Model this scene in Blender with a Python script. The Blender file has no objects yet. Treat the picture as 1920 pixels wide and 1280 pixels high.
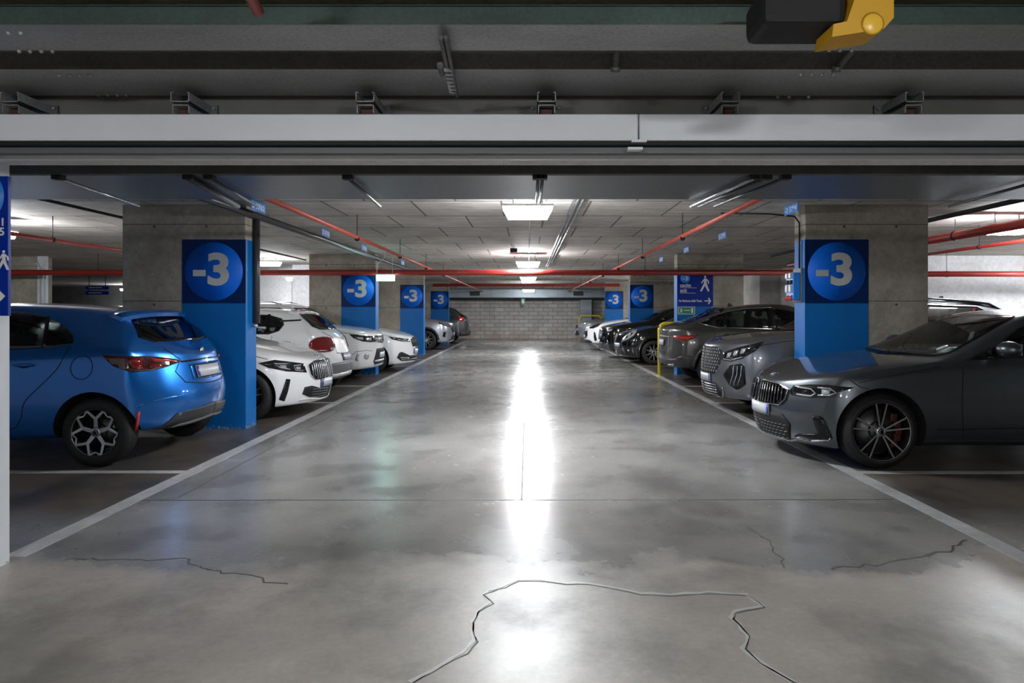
import bpy, bmesh, math, random
from mathutils import Vector, Matrix
from mathutils.bvhtree import BVHTree

SC = bpy.context.scene
COL = SC.collection
random.seed(7)

# ------------------------------------------------------------------ camera, world, exposure
EYE = 1.42
cam_data = bpy.data.cameras.new('camera')
cam_data.lens = 24.0
cam_data.sensor_width = 36.0
cam_data.shift_x = -29.3 / 1920
cam_data.shift_y = -56.7 / 1920
cam_data.clip_start = 0.05
cam_data.clip_end = 200
cam = bpy.data.objects.new('camera', cam_data)
COL.objects.link(cam)
cam.location = (0, 0, EYE)
cam.rotation_euler = (math.pi / 2, 0, 0)
SC.camera = cam

world = bpy.data.worlds.new('world')
SC.world = world
world.use_nodes = True
world.node_tree.nodes['Background'].inputs[0].default_value = (0.55, 0.62, 0.75, 1)
world.node_tree.nodes['Background'].inputs[1].default_value = 0.012

SC.view_settings.view_transform = 'Standard'
SC.view_settings.look = 'None'
SC.view_settings.gamma = 1
SC.view_settings.use_curve_mapping = False
SC.view_settings.exposure = 0.25
LAMP = 205.0          # emission of the ceiling lamps


# ------------------------------------------------------------------ materials
def new_mat(name):
    m = bpy.data.materials.new(name)
    m.use_nodes = True
    nt = m.node_tree
    return m, nt, nt.nodes['Principled BSDF']


def simple(name, col, rough=0.5, metal=0.0, coat=0.0, emis=0.0, noise=0.0, nscale=8.0, spec=None):
    m, nt, b = new_mat(name)
    b.inputs['Base Color'].default_value = (*col, 1)
    b.inputs['Roughness'].default_value = rough
    b.inputs['Metallic'].default_value = metal
    b.inputs['Coat Weight'].default_value = coat
    b.inputs['Coat Roughness'].default_value = 0.04
    if spec is not None:
        b.inputs['Specular IOR Level'].default_value = spec
    if emis:
        b.inputs['Emission Color'].default_value = (*col, 1)
        b.inputs['Emission Strength'].default_value = emis
    if noise:
        g = nt.nodes.new('ShaderNodeNewGeometry')
        n = nt.nodes.new('ShaderNodeTexNoise')
        n.inputs['Scale'].default_value = nscale
        n.inputs['Detail'].default_value = 6
        nt.links.new(g.outputs['Position'], n.inputs['Vector'])
        r = nt.nodes.new('ShaderNodeMapRange')
        r.inputs['To Min'].default_value = 1 - noise
        r.inputs['To Max'].default_value = 1 + noise
        nt.links.new(n.outputs[0], r.inputs[0])
        mx = nt.nodes.new('ShaderNodeVectorMath')
        mx.operation = 'SCALE'
        mx.inputs[0].default_value = col
        nt.links.new(r.outputs[0], mx.inputs['Scale'])
        nt.links.new(mx.outputs[0], b.inputs['Base Color'])
    return m


class NT:
    """tiny node helper"""
    def __init__(s, nt):
        s.nt = nt

    def n(s, t, **kw):
        nd = s.nt.nodes.new(t)
        for k, v in kw.items():
            if k.startswith('i_'):
                nd.inputs[k[2:].replace('_', ' ')].default_value = v
            else:
                setattr(nd, k, v)
        return nd

    def l(s, a, b):
        s.nt.links.new(a, b)

    def math(s, op, a, b=None, clamp=False):
        nd = s.nt.nodes.new('ShaderNodeMath')
        nd.operation = op
        nd.use_clamp = clamp
        for i, v in enumerate((a, b)):
            if v is None:
                continue
            if isinstance(v, (int, float)):
                nd.inputs[i].default_value = v
            else:
                s.l(v, nd.inputs[i])
        return nd.outputs[0]

    def mix(s, f, a, b, mode='MIX'):
        nd = s.nt.nodes.new('ShaderNodeMixRGB')
        nd.blend_type = mode
        for i, v in enumerate((f, a, b)):
            if isinstance(v, (int, float)):
                nd.inputs[i].default_value = v
            elif isinstance(v, tuple):
                nd.inputs[i].default_value = (*v, 1)
            else:
                s.l(v, nd.inputs[i])
        return nd.outputs[0]

    def ramp(s, f, *stops):
        nd = s.nt.nodes.new('ShaderNodeValToRGB')
        e = nd.color_ramp.elements
        while len(e) < len(stops):
            e.new(0.5)
        for el, (p, c) in zip(e, stops):
            el.position = p
            el.color = (*c, 1) if isinstance(c, tuple) else (c, c, c, 1)
        s.l(f, nd.inputs[0])
        return nd.outputs[0]


def pos_nodes(nt):
    h = NT(nt)
    g = h.n('ShaderNodeNewGeometry')
    sx = h.n('ShaderNodeSeparateXYZ')
    h.l(g.outputs['Position'], sx.inputs[0])
    return h, g.outputs['Position'], sx.outputs


def noise(h, vec, scale, detail=6, rough=0.6, sc3=None):
    if sc3:
        mp = h.n('ShaderNodeMapping')
        mp.inputs['Scale'].default_value = sc3
        h.l(vec, mp.inputs['Vector'])
        vec = mp.outputs[0]
    n = h.n('ShaderNodeTexNoise')
    n.inputs['Scale'].default_value = scale
    n.inputs['Detail'].default_value = detail
    n.inputs['Roughness'].default_value = rough
    h.l(vec, n.inputs['Vector'])
    return n.outputs[0]


def mat_floor():
    m, nt, b = new_mat('polished_concrete')
    h, P, X = pos_nodes(nt)
    n1 = noise(h, P, 0.55, 8, 0.62)
    n2 = noise(h, P, 1.9, 6, 0.56, (0.8, 0.7, 1))
    n3 = noise(h, P, 30, 4, 0.7)
    base = h.ramp(n1, (0.3, (0.21, 0.205, 0.195)), (0.5, (0.34, 0.33, 0.31)), (0.7, (0.45, 0.44, 0.42)))
    d2 = h.ramp(n2, (0.30, 0.50), (0.50, 0.98), (0.72, 1.15))
    base = h.mix(1.0, base, d2, 'MULTIPLY')
    d3 = h.ramp(n3, (0.3, 0.88), (0.7, 1.06))
    base = h.mix(1.0, base, d3, 'MULTIPLY')
    # brown oily dirt worn into the parking bays
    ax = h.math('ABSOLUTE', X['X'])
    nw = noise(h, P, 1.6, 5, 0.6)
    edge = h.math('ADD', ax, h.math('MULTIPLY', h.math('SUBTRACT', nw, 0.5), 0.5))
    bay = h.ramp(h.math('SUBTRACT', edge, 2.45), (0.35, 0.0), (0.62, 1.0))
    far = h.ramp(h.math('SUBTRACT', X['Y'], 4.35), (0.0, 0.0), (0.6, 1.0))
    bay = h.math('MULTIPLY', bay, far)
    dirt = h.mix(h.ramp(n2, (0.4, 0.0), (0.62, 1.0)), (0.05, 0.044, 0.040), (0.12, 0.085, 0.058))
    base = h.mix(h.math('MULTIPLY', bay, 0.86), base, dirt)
    # older repair slab in front of the portal: warmer, paler; aisle slab greyer
    wob = h.math('MULTIPLY', h.math('SUBTRACT', noise(h, P, 0.8, 6, 0.65), 0.5), 1.9)
    slab = h.ramp(h.math('SUBTRACT', h.math('ADD', X['Y'], wob), 3.7), (0.0, 0.0), (0.22, 1.0))
    base = h.mix(1.0, base, h.mix(slab, (1.17, 1.12, 1.06), (1.0, 1.0, 1.0)), 'MULTIPLY')
    base = h.mix(h.math('MULTIPLY', slab, 0.4), base, h.mix(1.0, base, (0.46, 0.46, 0.48), 'MULTIPLY'))
    # dark blots
    blot = h.ramp(noise(h, P, 1.15, 3, 0.5, (1, 0.55, 1)), (0.59, 0.0), (0.68, 0.6))
    base = h.mix(blot, base, h.mix(1.0, base, (0.55, 0.54, 0.53), 'MULTIPLY'))
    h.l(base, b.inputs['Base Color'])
    r = h.ramp(n2, (0.3, 0.34), (0.55, 0.23), (0.75, 0.30))
    r = h.math('ADD', r, h.math('MULTIPLY', bay, 0.12))
    r = h.math('ADD', r, h.math('MULTIPLY', h.math('SUBTRACT', 1.0, slab), 0.15))
    h.l(r, b.inputs['Roughness'])
    b.inputs['Specular IOR Level'].default_value = 0.5
    bp = h.n('ShaderNodeBump')
    bp.inputs['Strength'].default_value = 0.10
    bp.inputs['Distance'].default_value = 0.02
    h.l(h.math('ADD', h.math('MULTIPLY', noise(h, P, 5, 5, 0.6), 0.5), h.math('MULTIPLY', n3, 0.12)), bp.inputs['Height'])
    h.l(bp.outputs[0], b.inputs['Normal'])
    return m


def mat_ceiling():
    m, nt, b = new_mat('precast_ceiling')
    h, P, X = pos_nodes(nt)
    n1 = noise(h, P, 0.9, 8, 0.65, (1, 0.6, 1))
    n2 = noise(h, P, 7, 6, 0.7, (0.35, 1, 1))
    base = h.ramp(n1, (0.3, (0.42, 0.395, 0.355)), (0.6, (0.62, 0.585, 0.53)))
    base = h.mix(1.0, base, h.ramp(n2, (0.3, 0.72), (0.6, 1.08)), 'MULTIPLY')
    mp = h.n('ShaderNodeMapping')
    mp.inputs['Location'].default_value = (0.31, 0.83, 0)
    h.l(P, mp.inputs['Vector'])
    wv = h.n('ShaderNodeVectorMath')
    wv.operation = 'ADD'
    h.l(mp.outputs[0], wv.inputs[0])
    br = h.n('ShaderNodeTexBrick')
    br.inputs['Scale'].default_value = 1.0
    br.inputs['Brick Width'].default_value = 1.05
    br.inputs['Row Height'].default_value = 1.25
    br.inputs['Mortar Size'].default_value = 0.014
    br.inputs['Mortar Smooth'].default_value = 0.25
    br.inputs['Color1'].default_value = (1, 1, 1, 1)
    br.inputs['Color2'].default_value = (0.84, 0.84, 0.84, 1)
    br.inputs['Mortar'].default_value = (0.25, 0.24, 0.23, 1)
    h.l(wv.outputs[0], br.inputs['Vector'])
    base = h.mix(1.0, base, br.outputs[0], 'MULTIPLY')
    fr = h.math('FRACT', h.math('DIVIDE', h.math('ADD', X['Y'], 0.845), 1.25))
    ln = h.math('MULTIPLY', h.math('LESS_THAN', fr, 0.034), h.ramp(n2, (0.3, 0.5), (0.6, 0.95)))
    base = h.mix(ln, base, (0.07, 0.066, 0.06))
    base = h.mix(1.0, base, h.ramp(noise(h, P, 3.0, 5, 0.7, (0.25, 5, 1)), (0.3, 0.78), (0.55, 1.04)), 'MULTIPLY')
    h.l(base, b.inputs['Base Color'])
    b.inputs['Roughness'].default_value = 0.85
    return m


def mat_concrete(name, lo, hi, lines=False, rough=0.85, vert=False):
    m, nt, b = new_mat(name)
    h, P, X = pos_nodes(nt)
    n1 = noise(h, P, 1.7, 8, 0.65)
    n2 = noise(h, P, 14, 6, 0.7)
    n4 = noise(h, P, 60, 3, 0.6)
    base = h.ramp(n1, (0.3, lo), (0.68, hi))
    base = h.mix(1.0, base, h.ramp(n2, (0.3, 0.80), (0.65, 1.06)), 'MULTIPLY')
    base = h.mix(1.0, base, h.ramp(n4, (0.25, 0.8), (0.5, 1.0)), 'MULTIPLY')
    if lines:
        z = h.math('ADD', X['Z'], h.math('MULTIPLY', n1, 0.006))
        fr = h.math('FRACT', h.math('DIVIDE', h.math('ADD', z, 0.31), 0.925))
        ln = h.math('LESS_THAN', h.math('ABSOLUTE', h.math('SUBTRACT', fr, 0.0)), 0.011)
        base = h.mix(h.math('MULTIPLY', ln, 0.8), base, (0.06, 0.055, 0.05))
    h.l(base, b.inputs['Base Color'])
    b.inputs['Roughness'].default_value = rough
    bp = h.n('ShaderNodeBump')
    bp.inputs['Strength'].default_value = 0.25
    bp.inputs['Distance'].default_value = 0.01
    h.l(n2, bp.inputs['Height'])
    h.l(bp.outputs[0], b.inputs['Normal'])
    return m


def mat_block():
    m, nt, b = new_mat('painted_blockwork')
    h, P, X = pos_nodes(nt)
    cb = h.n('ShaderNodeCombineXYZ')
    h.l(h.math('ADD', X['X'], h.math('MULTIPLY', X['Y'], 1.0)), cb.inputs[0])
    h.l(X['Z'], cb.inputs[1])
    br = h.n('ShaderNodeTexBrick')
    br.inputs['Scale'].default_value = 1.0
    br.inputs['Brick Width'].default_value = 0.5
    br.inputs['Row Height'].default_value = 0.2
    br.inputs['Mortar Size'].default_value = 0.012
    br.inputs['Color1'].default_value = (0.60, 0.58, 0.54, 1)
    br.inputs['Color2'].default_value = (0.50, 0.48, 0.45, 1)
    br.inputs['Mortar'].default_value = (0.20, 0.19, 0.18, 1)
    h.l(cb.outputs[0], br.inputs['Vector'])
    n1 = noise(h, P, 1.3, 6, 0.6)
    base = h.mix(1.0, br.outputs[0], h.ramp(n1, (0.3, 0.8), (0.6, 1.05)), 'MULTIPLY')
    rust = h.ramp(h.math('ADD', noise(h, P, 2.4, 4, 0.6), h.math('MULTIPLY', X['Z'], -0.25)), (0.42, 0.0), (0.55, 0.5))
    base = h.mix(rust, base, (0.42, 0.30, 0.20))
    h.l(base, b.inputs['Base Color'])
    b.inputs['Roughness'].default_value = 0.7
    return m


def mat_paint_worn(name, col, rough, under=(0.30, 0.29, 0.27)):
    """painted concrete, chipped near the floor"""
    m, nt, b = new_mat(name)
    h, P, X = pos_nodes(nt)
    n = noise(h, P, 22, 6, 0.7)
    n2 = noise(h, P, 2.5, 4, 0.6)
    v = h.math('ADD', n, h.math('MULTIPLY', X['Z'], 1.6))
    chip = h.ramp(v, (0.44, 1.0), (0.52, 0.0))
    sp = h.ramp(noise(h, P, 45, 3, 0.6), (0.70, 0.0), (0.74, 0.5))
    base = h.mix(1.0, col, h.ramp(n2, (0.3, 0.9), (0.7, 1.05)), 'MULTIPLY')
    base = h.mix(chip, base, under)
    h.l(base, b.inputs['Base Color'])
    b.inputs['Roughness'].default_value = rough
    b.inputs['Specular IOR Level'].default_value = 0.3
    return m


def mat_galv(name='galvanised_steel', a=(0.28, 0.285, 0.29), c=(0.42, 0.425, 0.435), rough=0.5, metal=0.45):
    m, nt, b = new_mat(name)
    h, P, X = pos_nodes(nt)
    n1 = noise(h, P, 1.3, 5, 0.6, (1, 2, 2))
    n2 = noise(h, P, 60, 4, 0.7)
    base = h.ramp(n1, (0.3, a), (0.7, c))
    base = h.mix(1.0, base, h.ramp(n2, (0.3, 0.75), (0.7, 1.15)), 'MULTIPLY')
    h.l(base, b.inputs['Base Color'])
    b.inputs['Roughness'].default_value = rough
    b.inputs['Metallic'].default_value = metal
    return m


def mat_carpaint(name, col, metal=0.0, rough=0.3, flake=0.0):
    m, nt, b = new_mat(name)
    b.inputs['Base Color'].default_value = (*col, 1)
    b.inputs['Metallic'].default_value = metal
    b.inputs['Roughness'].default_value = rough
    b.inputs['Coat Weight'].default_value = 1.0
    b.inputs['Coat Roughness'].default_value = 0.03
    h, P, X = pos_nodes(nt)
    n = noise(h, P, 300, 2, 0.5)
    f = h.ramp(n, (0.3, 1.0 - flake), (0.7, 1.0 + flake * 0.6))
    h.l(h.mix(1.0, (col[0], col[1], col[2]), f, 'MULTIPLY'), b.inputs['Base Color'])
    return m


M = {}
M['floor'] = mat_floor()
M['ceiling'] = mat_ceiling()
M['concrete'] = mat_concrete('pillar_concrete', (0.25, 0.225, 0.18), (0.46, 0.42, 0.35), lines=True)
M['concrete_pale'] = mat_concrete('pale_concrete', (0.42, 0.40, 0.36), (0.60, 0.58, 0.54))
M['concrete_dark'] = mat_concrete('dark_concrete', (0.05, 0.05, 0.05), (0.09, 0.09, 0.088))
M['concrete_white'] = mat_concrete('white_concrete', (0.62, 0.62, 0.63), (0.78, 0.78, 0.79))
M['concrete_yellow'] = mat_concrete('ochre_concrete', (0.30, 0.27, 0.19), (0.42, 0.38, 0.27))
M['block'] = mat_block()
M['blue'] = mat_paint_worn('blue_wall_paint', (0.0, 0.135, 0.44), 0.5)
M['navy'] = simple('navy_paint', (0.0, 0.018, 0.10), 0.5, spec=0.2, noise=0.08, nscale=3)
M['disc'] = simple('bright_blue_paint', (0.0, 0.125, 0.66), 0.5, spec=0.25, noise=0.05, nscale=3)
M['signblue'] = simple('sign_blue', (0.0, 0.022, 0.27), 0.45, spec=0.2, noise=0.04)
M['signcyan'] = simple('sign_light_blue', (0.02, 0.22, 0.70), 0.35, noise=0.04)
M['signwhite'] = simple('sign_white', (0.72, 0.72, 0.70), 0.4, noise=0.04)
M['numgrey'] = simple('numeral_grey', (0.55, 0.55, 0.53), 0.45, noise=0.06)
M['signgreen'] = simple('sign_green', (0.01, 0.22, 0.12), 0.35, noise=0.04)
M['white'] = simple('white_enamel', (0.72, 0.74, 0.78), 0.35, noise=0.05, nscale=5)
M['post'] = mat_paint_worn('white_wall_paint', (0.74, 0.76, 0.79), 0.5)
M['line'] = mat_concrete('worn_line_paint', (0.34, 0.34, 0.34), (0.62, 0.62, 0.62), rough=0.4)
M['galv'] = mat_galv()
M['galv_dark'] = mat_galv('dull_steel', (0.10, 0.10, 0.102), (0.17, 0.17, 0.17), 0.5, 0.4)
M['galv_green'] = mat_galv('greenish_steel', (0.035, 0.055, 0.048), (0.06, 0.10, 0.085), 0.5, 0.3)
M['duct'] = mat_galv('duct_steel', (0.28, 0.33, 0.36), (0.42, 0.48, 0.52), 0.4, 0.5)
M['soffit'] = mat_galv('painted_soffit', (0.12, 0.135, 0.15), (0.15, 0.165, 0.18), 0.33, 0.2)
M['black'] = simple('black_plastic', (0.008, 0.008, 0.009), 0.7, noise=0.1)
M['darkpipe'] = simple('dark_pipe', (0.045, 0.045, 0.05), 0.35, noise=0.1)
M['chromepipe'] = simple('zinc_conduit', (0.55, 0.56, 0.58), 0.25, metal=0.9)
M['red'] = simple('red_pipe_paint', (0.33, 0.026, 0.018), 0.4, noise=0.15, nscale=4)
M['redfaded'] = simple('faded_red_pipe_paint', (0.48, 0.095, 0.065), 0.4, noise=0.15, nscale=4)
M['yellow'] = simple('yellow_paint', (0.72, 0.60, 0.04), 0.35, noise=0.06)
M['amber'] = simple('amber_housing', (0.62, 0.33, 0.01), 0.5, noise=0.06)
M['crack'] = simple('crack_filler', (0.50, 0.50, 0.48), 0.4, noise=0.15, nscale=30)
M['joint'] = simple('joint_sealant', (0.09, 0.085, 0.08), 0.6, noise=0.2, nscale=10)
M['lamp'] = simple('lamp_diffuser', (0.93, 0.96, 1.0), 0.4, emis=LAMP)
M['lampbody'] = simple('lamp_body', (0.6, 0.6, 0.6), 0.4)
M['exitlamp'] = simple('exit_diffuser', (0.50, 1.0, 0.85), 0.4, emis=14.0)
# car materials
M['tyre'] = simple('tyre_rubber', (0.009, 0.009, 0.0095), 0.65, noise=0.15, nscale=25)
M['well'] = simple('wheel_well', (0.006, 0.006, 0.006), 0.9)


def mat_glass(name, tint):
    m = bpy.data.materials.new(name)
    m.use_nodes = True
    nt = m.node_tree
    nt.nodes.clear()
    h = NT(nt)
    out = h.n('ShaderNodeOutputMaterial')
    tr_ = h.n('ShaderNodeBsdfTransparent')
    tr_.inputs[0].default_value = (*tint, 1)
    gl = h.n('ShaderNodeBsdfGlossy')
    gl.inputs['Roughness'].default_value = 0.02
    fr = h.n('ShaderNodeFresnel')
    fr.inputs[0].default_value = 1.5
    geo = h.n('ShaderNodeNewGeometry')
    mp = h.n('ShaderNodeTexNoise')
    mp.inputs['Scale'].default_value = 3
    h.l(geo.outputs['Position'], mp.inputs['Vector'])
    h.l(h.mix(1.0, (0.9, 0.92, 0.95), h.ramp(mp.outputs[0], (0.3, 0.92), (0.7, 1.0)), 'MULTIPLY'), gl.inputs[0])
    mx = h.n('ShaderNodeMixShader')
    h.l(h.math('ADD', h.math('MULTIPLY', fr.outputs[0], 0.95), 0.02), mx.inputs[0])
    h.l(tr_.outputs[0], mx.inputs[1])
    h.l(gl.outputs[0], mx.inputs[2])
    h.l(mx.outputs[0], out.inputs[0])
    return m


M['glass'] = mat_glass('car_glass', (0.50, 0.56, 0.53))
M['privacy'] = mat_glass('privacy_glass', (0.10, 0.115, 0.115))
M['cabin'] = simple('cabin_lining', (0.02, 0.02, 0.022), 0.9, noise=0.1)
M['seat'] = simple('seat_fabric', (0.025, 0.025, 0.027), 0.8, noise=0.15, nscale=20)
M['rust'] = simple('rusty_block', (0.07, 0.022, 0.015), 0.7, noise=0.2, nscale=20)
M['glossblack'] = simple('gloss_black', (0.005, 0.005, 0.006), 0.22, coat=0.15, spec=0.35)
M['plastic'] = simple('grey_bumper_plastic', (0.035, 0.036, 0.038), 0.5, noise=0.08, nscale=30)
M['plasticgrey'] = simple('light_bumper_plastic', (0.13, 0.135, 0.14), 0.5, noise=0.08, nscale=30)
M['chrome'] = simple('chrome', (0.75, 0.76, 0.78), 0.12, metal=1.0)
M['rim_silver'] = simple('machined_rim', (0.52, 0.53, 0.55), 0.28, metal=0.85)
M['rim_grey'] = simple('grey_rim', (0.32, 0.32, 0.33), 0.35, metal=0.7)
M['rim_black'] = simple('black_rim', (0.012, 0.012, 0.013), 0.25, coat=0.5)
M['disc_brake'] = simple('brake_disc_steel', (0.10, 0.10, 0.10), 0.4, metal=0.9)
M['caliper'] = simple('caliper_red', (0.06, 0.006, 0.005), 0.4)
M['taildark'] = simple('smoked_red_lens', (0.045, 0.003, 0.004), 0.06, coat=1.0)
M['taillight'] = simple('red_lens', (0.16, 0.006, 0.008), 0.08, coat=1.0)
M['taillight_bright'] = simple('bright_red_lens', (0.48, 0.02, 0.02), 0.12, coat=1.0)
M['lens'] = simple('clear_lens', (0.55, 0.57, 0.60), 0.10, metal=0.55, coat=1.0)
M['headdark'] = simple('smoked_lens', (0.010, 0.011, 0.012), 0.05, coat=0.2)
M['plate'] = simple('plate_white', (0.50, 0.51, 0.54), 0.35, noise=0.05)
M['plateblue'] = simple('plate_blue', (0.02, 0.05, 0.35), 0.35)
M['seam'] = simple('panel_gap', (0.004, 0.004, 0.004), 0.8)
M['p_blue'] = mat_carpaint('blue_car_paint', (0.0, 0.135, 0.50), 0.65, 0.30, 0.05)
M['p_white'] = mat_carpaint('white_car_paint', (0.80, 0.80, 0.80), 0.0, 0.35)
M['p_grey'] = mat_carpaint('satin_grey_car_paint', (0.115, 0.13, 0.142), 0.9, 0.36, 0.1)
M['p_silver'] = mat_carpaint('cool_grey_car_paint', (0.19, 0.20, 0.225), 0.8, 0.32, 0.1)
M['p_dark'] = mat_carpaint('warm_grey_car_paint', (0.085, 0.082, 0.078), 0.7, 0.3, 0.1)
M['p_lsilver'] = mat_carpaint('silver_car_paint', (0.50, 0.52, 0.58), 0.8, 0.3, 0.1)
M['p_black'] = mat_carpaint('black_car_paint', (0.004, 0.004, 0.005), 0.0, 0.1)
M['p_steel'] = mat_carpaint('steel_grey_car_paint', (0.11, 0.12, 0.125), 0.7, 0.3, 0.1)


# ------------------------------------------------------------------ mesh helpers
def link(name, me, parent=None, loc=None):
    o = bpy.data.objects.new(name, me)
    COL.objects.link(o)
    if parent is not None:
        o.parent = parent
    if loc is not None:
        o.location = loc
    return o


def thing(name, label, cat, loc=(0, 0, 0), rotz=0, group=None):
    o = link(name, None)
    o.empty_display_size = 0.2
    o.location = loc
    o.rotation_euler = (0, 0, rotz)
    return tag(o, label, cat, group)


def tag(o, label, cat, group=None):
    o['label'] = label
    o['category'] = cat
    if group:
        o['group'] = group
    return o


def struct(o):
    o['kind'] = 'structure'
    return o


class MB:
    """collects simple solids; build() links them as one mesh object"""
    def __init__(s):
        s.bm = bmesh.new()
        s.mats = []

    def mi(s, mat):
        if mat is None:
            return 0
        if mat not in s.mats:
            s.mats.append(mat)
        return s.mats.index(mat)

    def box(s, x0, x1, y0, y1, z0, z1, mat=None, bev=0):
        vs = [s.bm.verts.new(p) for p in ((x0, y0, z0), (x1, y0, z0), (x1, y1, z0), (x0, y1, z0),
                                          (x0, y0, z1), (x1, y0, z1), (x1, y1, z1), (x0, y1, z1))]
        k = s.mi(mat)
        fs = []
        for f in ((0, 3, 2, 1), (4, 5, 6, 7), (0, 1, 5, 4), (1, 2, 6, 5), (2, 3, 7, 6), (3, 0, 4, 7)):
            fc = s.bm.faces.new([vs[i] for i in f])
            fc.material_index = k
            fs.append(fc)
        if bev:
            es = list({e for f in fs for e in f.edges})
            r = bmesh.ops.bevel(s.bm, geom=es, offset=bev, segments=2, profile=0.5, affect='EDGES')
            for f in r['faces']:
                f.material_index = k
        return s

    def tube(s, pts, r, seg=10, mat=None, cap=True):
        pts = [Vector(p) for p in pts]
        k = s.mi(mat)
        rings = []
        n = len(pts)
        for i, p in enumerate(pts):
            if i == 0:
                t = pts[1] - p
            elif i == n - 1:
                t = p - pts[i - 1]
            else:
                t = (pts[i + 1] - p).normalized() + (p - pts[i - 1]).normalized()
            t.normalize()
            a = Vector((0, 0, 1)) if abs(t.z) < 0.9 else Vector((1, 0, 0))
            u = t.cross(a).normalized()
            v = t.cross(u)
            rr = r[i] if isinstance(r, (list, tuple)) else r
            rings.append([s.bm.verts.new(p + (u * math.cos(2 * math.pi * j / seg) + v * math.sin(2 * math.pi * j / seg)) * rr) for j in range(seg)])
        for i in range(n - 1):
            for j in range(seg):
                f = s.bm.faces.new((rings[i][j], rings[i][(j + 1) % seg], rings[i + 1][(j + 1) % seg], rings[i + 1][j]))
                f.smooth = True
                f.material_index = k
        if cap:
            for rg in (rings[0][::-1], rings[-1]):
                s.bm.faces.new(rg).material_index = k
        return s

    def lathe(s, prof, seg=32, mat=None, axis='y', center=(0, 0, 0), smooth=True, close=False):
        """prof: list of (axial, radius)"""
        k = s.mi(mat)
        c = Vector(center)
        rings = []
        for a, r in prof:
            ring = []
            for j in range(seg):
                t = 2 * math.pi * j / seg
                p = {'y': Vector((r * math.cos(t), a, r * math.sin(t))), 'z': Vector((r * math.cos(t), r * math.sin(t), a)),
                     'x': Vector((a, r * math.cos(t), r * math.sin(t)))}[axis]
                ring.append(s.bm.verts.new(c + p))
            rings.append(ring)
        rng = list(range(len(rings) - 1))
        pairs = [(i, i + 1) for i in rng]
        if close:
            pairs.append((len(rings) - 1, 0))
        for a, b_ in pairs:
            for j in range(seg):
                f = s.bm.faces.new((rings[a][j], rings[a][(j + 1) % seg], rings[b_][(j + 1) % seg], rings[b_][j]))
                f.smooth = smooth
                f.material_index = k
        if not close:
            for rg in (rings[0], rings[-1]):
                if prof[0 if rg is rings[0] else -1][1] > 1e-4:
                    s.bm.faces.new(rg).material_index = k
        return s

    def prism(s, poly, f, d, mat=None):
        """poly 2-D points; f maps (u,v)->Vector; d = extrusion vector"""
        k = s.mi(mat)
        d = Vector(d)
        a = [s.bm.verts.new(f(u, v)) for u, v in poly]
        b_ = [s.bm.verts.new(f(u, v) + d) for u, v in poly]
        n = len(poly)
        s.bm.faces.new(a).material_index = k
        s.bm.faces.new(b_[::-1]).material_index = k
        for i in range(n):
            s.bm.faces.new((a[i], b_[i], b_[(i + 1) % n], a[(i + 1) % n])).material_index = k
        return s

    def ellipsoid(s, c, r, mat=None, seg=16):
        k = s.mi(mat)
        res = bmesh.ops.create_uvsphere(s.bm, u_segments=seg, v_segments=seg // 2, radius=1,
                                        matrix=Matrix.Translation(c) @ Matrix.Diagonal((*r, 1)))
        for v in res['verts']:
            for f in v.link_faces:
                f.smooth = True
                f.material_index = k
        return s

    def mesh(s, name, mat=None):
        bmesh.ops.recalc_face_normals(s.bm, faces=s.bm.faces)
        me = bpy.data.meshes.new(name)
        s.bm.to_mesh(me)
        s.bm.free()
        for m in (s.mats or ([mat] if mat else [])):
            me.materials.append(m)
        return me

    def build(s, name, mat=None, parent=None, loc=None):
        return link(name, s.mesh(name, mat), parent, loc)


def box_obj(name, x0, x1, y0, y1, z0, z1, mat, parent=None, bev=0):
    return MB().box(x0, x1, y0, y1, z0, z1, bev=bev).build(name, mat, parent)


def text_mesh(body, height, width=None, bold=0.0, depth=0.002):
    """text as a mesh in the x-z plane (front faces -y), centred, scaled to a given cap height / width"""
    cu = bpy.data.curves.new('text', 'FONT')
    cu.body = body
    cu.size = 1
    cu.offset = bold
    cu.extrude = 0.01
    cu.resolution_u = 6
    o = bpy.data.objects.new('text', cu)
    COL.objects.link(o)
    dg = bpy.context.evaluated_depsgraph_get()
    dg.update()
    me = bpy.data.meshes.new_from_object(o.evaluated_get(dg))
    bpy.data.objects.remove(o)
    bpy.data.curves.remove(cu)
    xs = [v.co.x for v in me.vertices]
    ys = [v.co.y for v in me.vertices]
    cx, cy = (min(xs) + max(xs)) / 2, (min(ys) + max(ys)) / 2
    sy = height / (max(ys) - min(ys))
    sx = width / (max(xs) - min(xs)) if width else sy
    for v in me.vertices:
        v.co = Vector(((v.co.x - cx) * sx, -(v.co.z * 50 * depth) - depth / 2, (v.co.y - cy) * sy))
    return me


def text_obj(name, body, height, loc, mat, parent, width=None, bold=0.0, rotz=0.0, depth=0.002):
    me = text_mesh(body, height, width, bold, depth)
    me.materials.clear()
    me.materials.append(mat)
    for p in me.polygons:
        p.material_index = 0
    o = link(name, me, parent, loc)
    o.rotation_euler = (0, 0, rotz)
    return o

def rebase(root, base):
    b = Vector(base)
    root.location = root.location + b
    for ch in root.children:
        ch.location = ch.location - b
    return root


# ------------------------------------------------------------------ car builder
def lerp(a, b, t):
    return a + (b - a) * t


def interp(keys, s):
    """piecewise linear through (s, v) keys"""
    if s <= keys[0][0]:
        return keys[0][1]
    for (a, va), (b, vb) in zip(keys, keys[1:]):
        if s <= b:
            return lerp(va, vb, (s - a) / (b - a))
    return keys[-1][1]


def ev_mesh(o):
    dg = bpy.context.evaluated_depsgraph_get()
    dg.update()
    return bpy.data.meshes.new_from_object(o.evaluated_get(dg))


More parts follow.
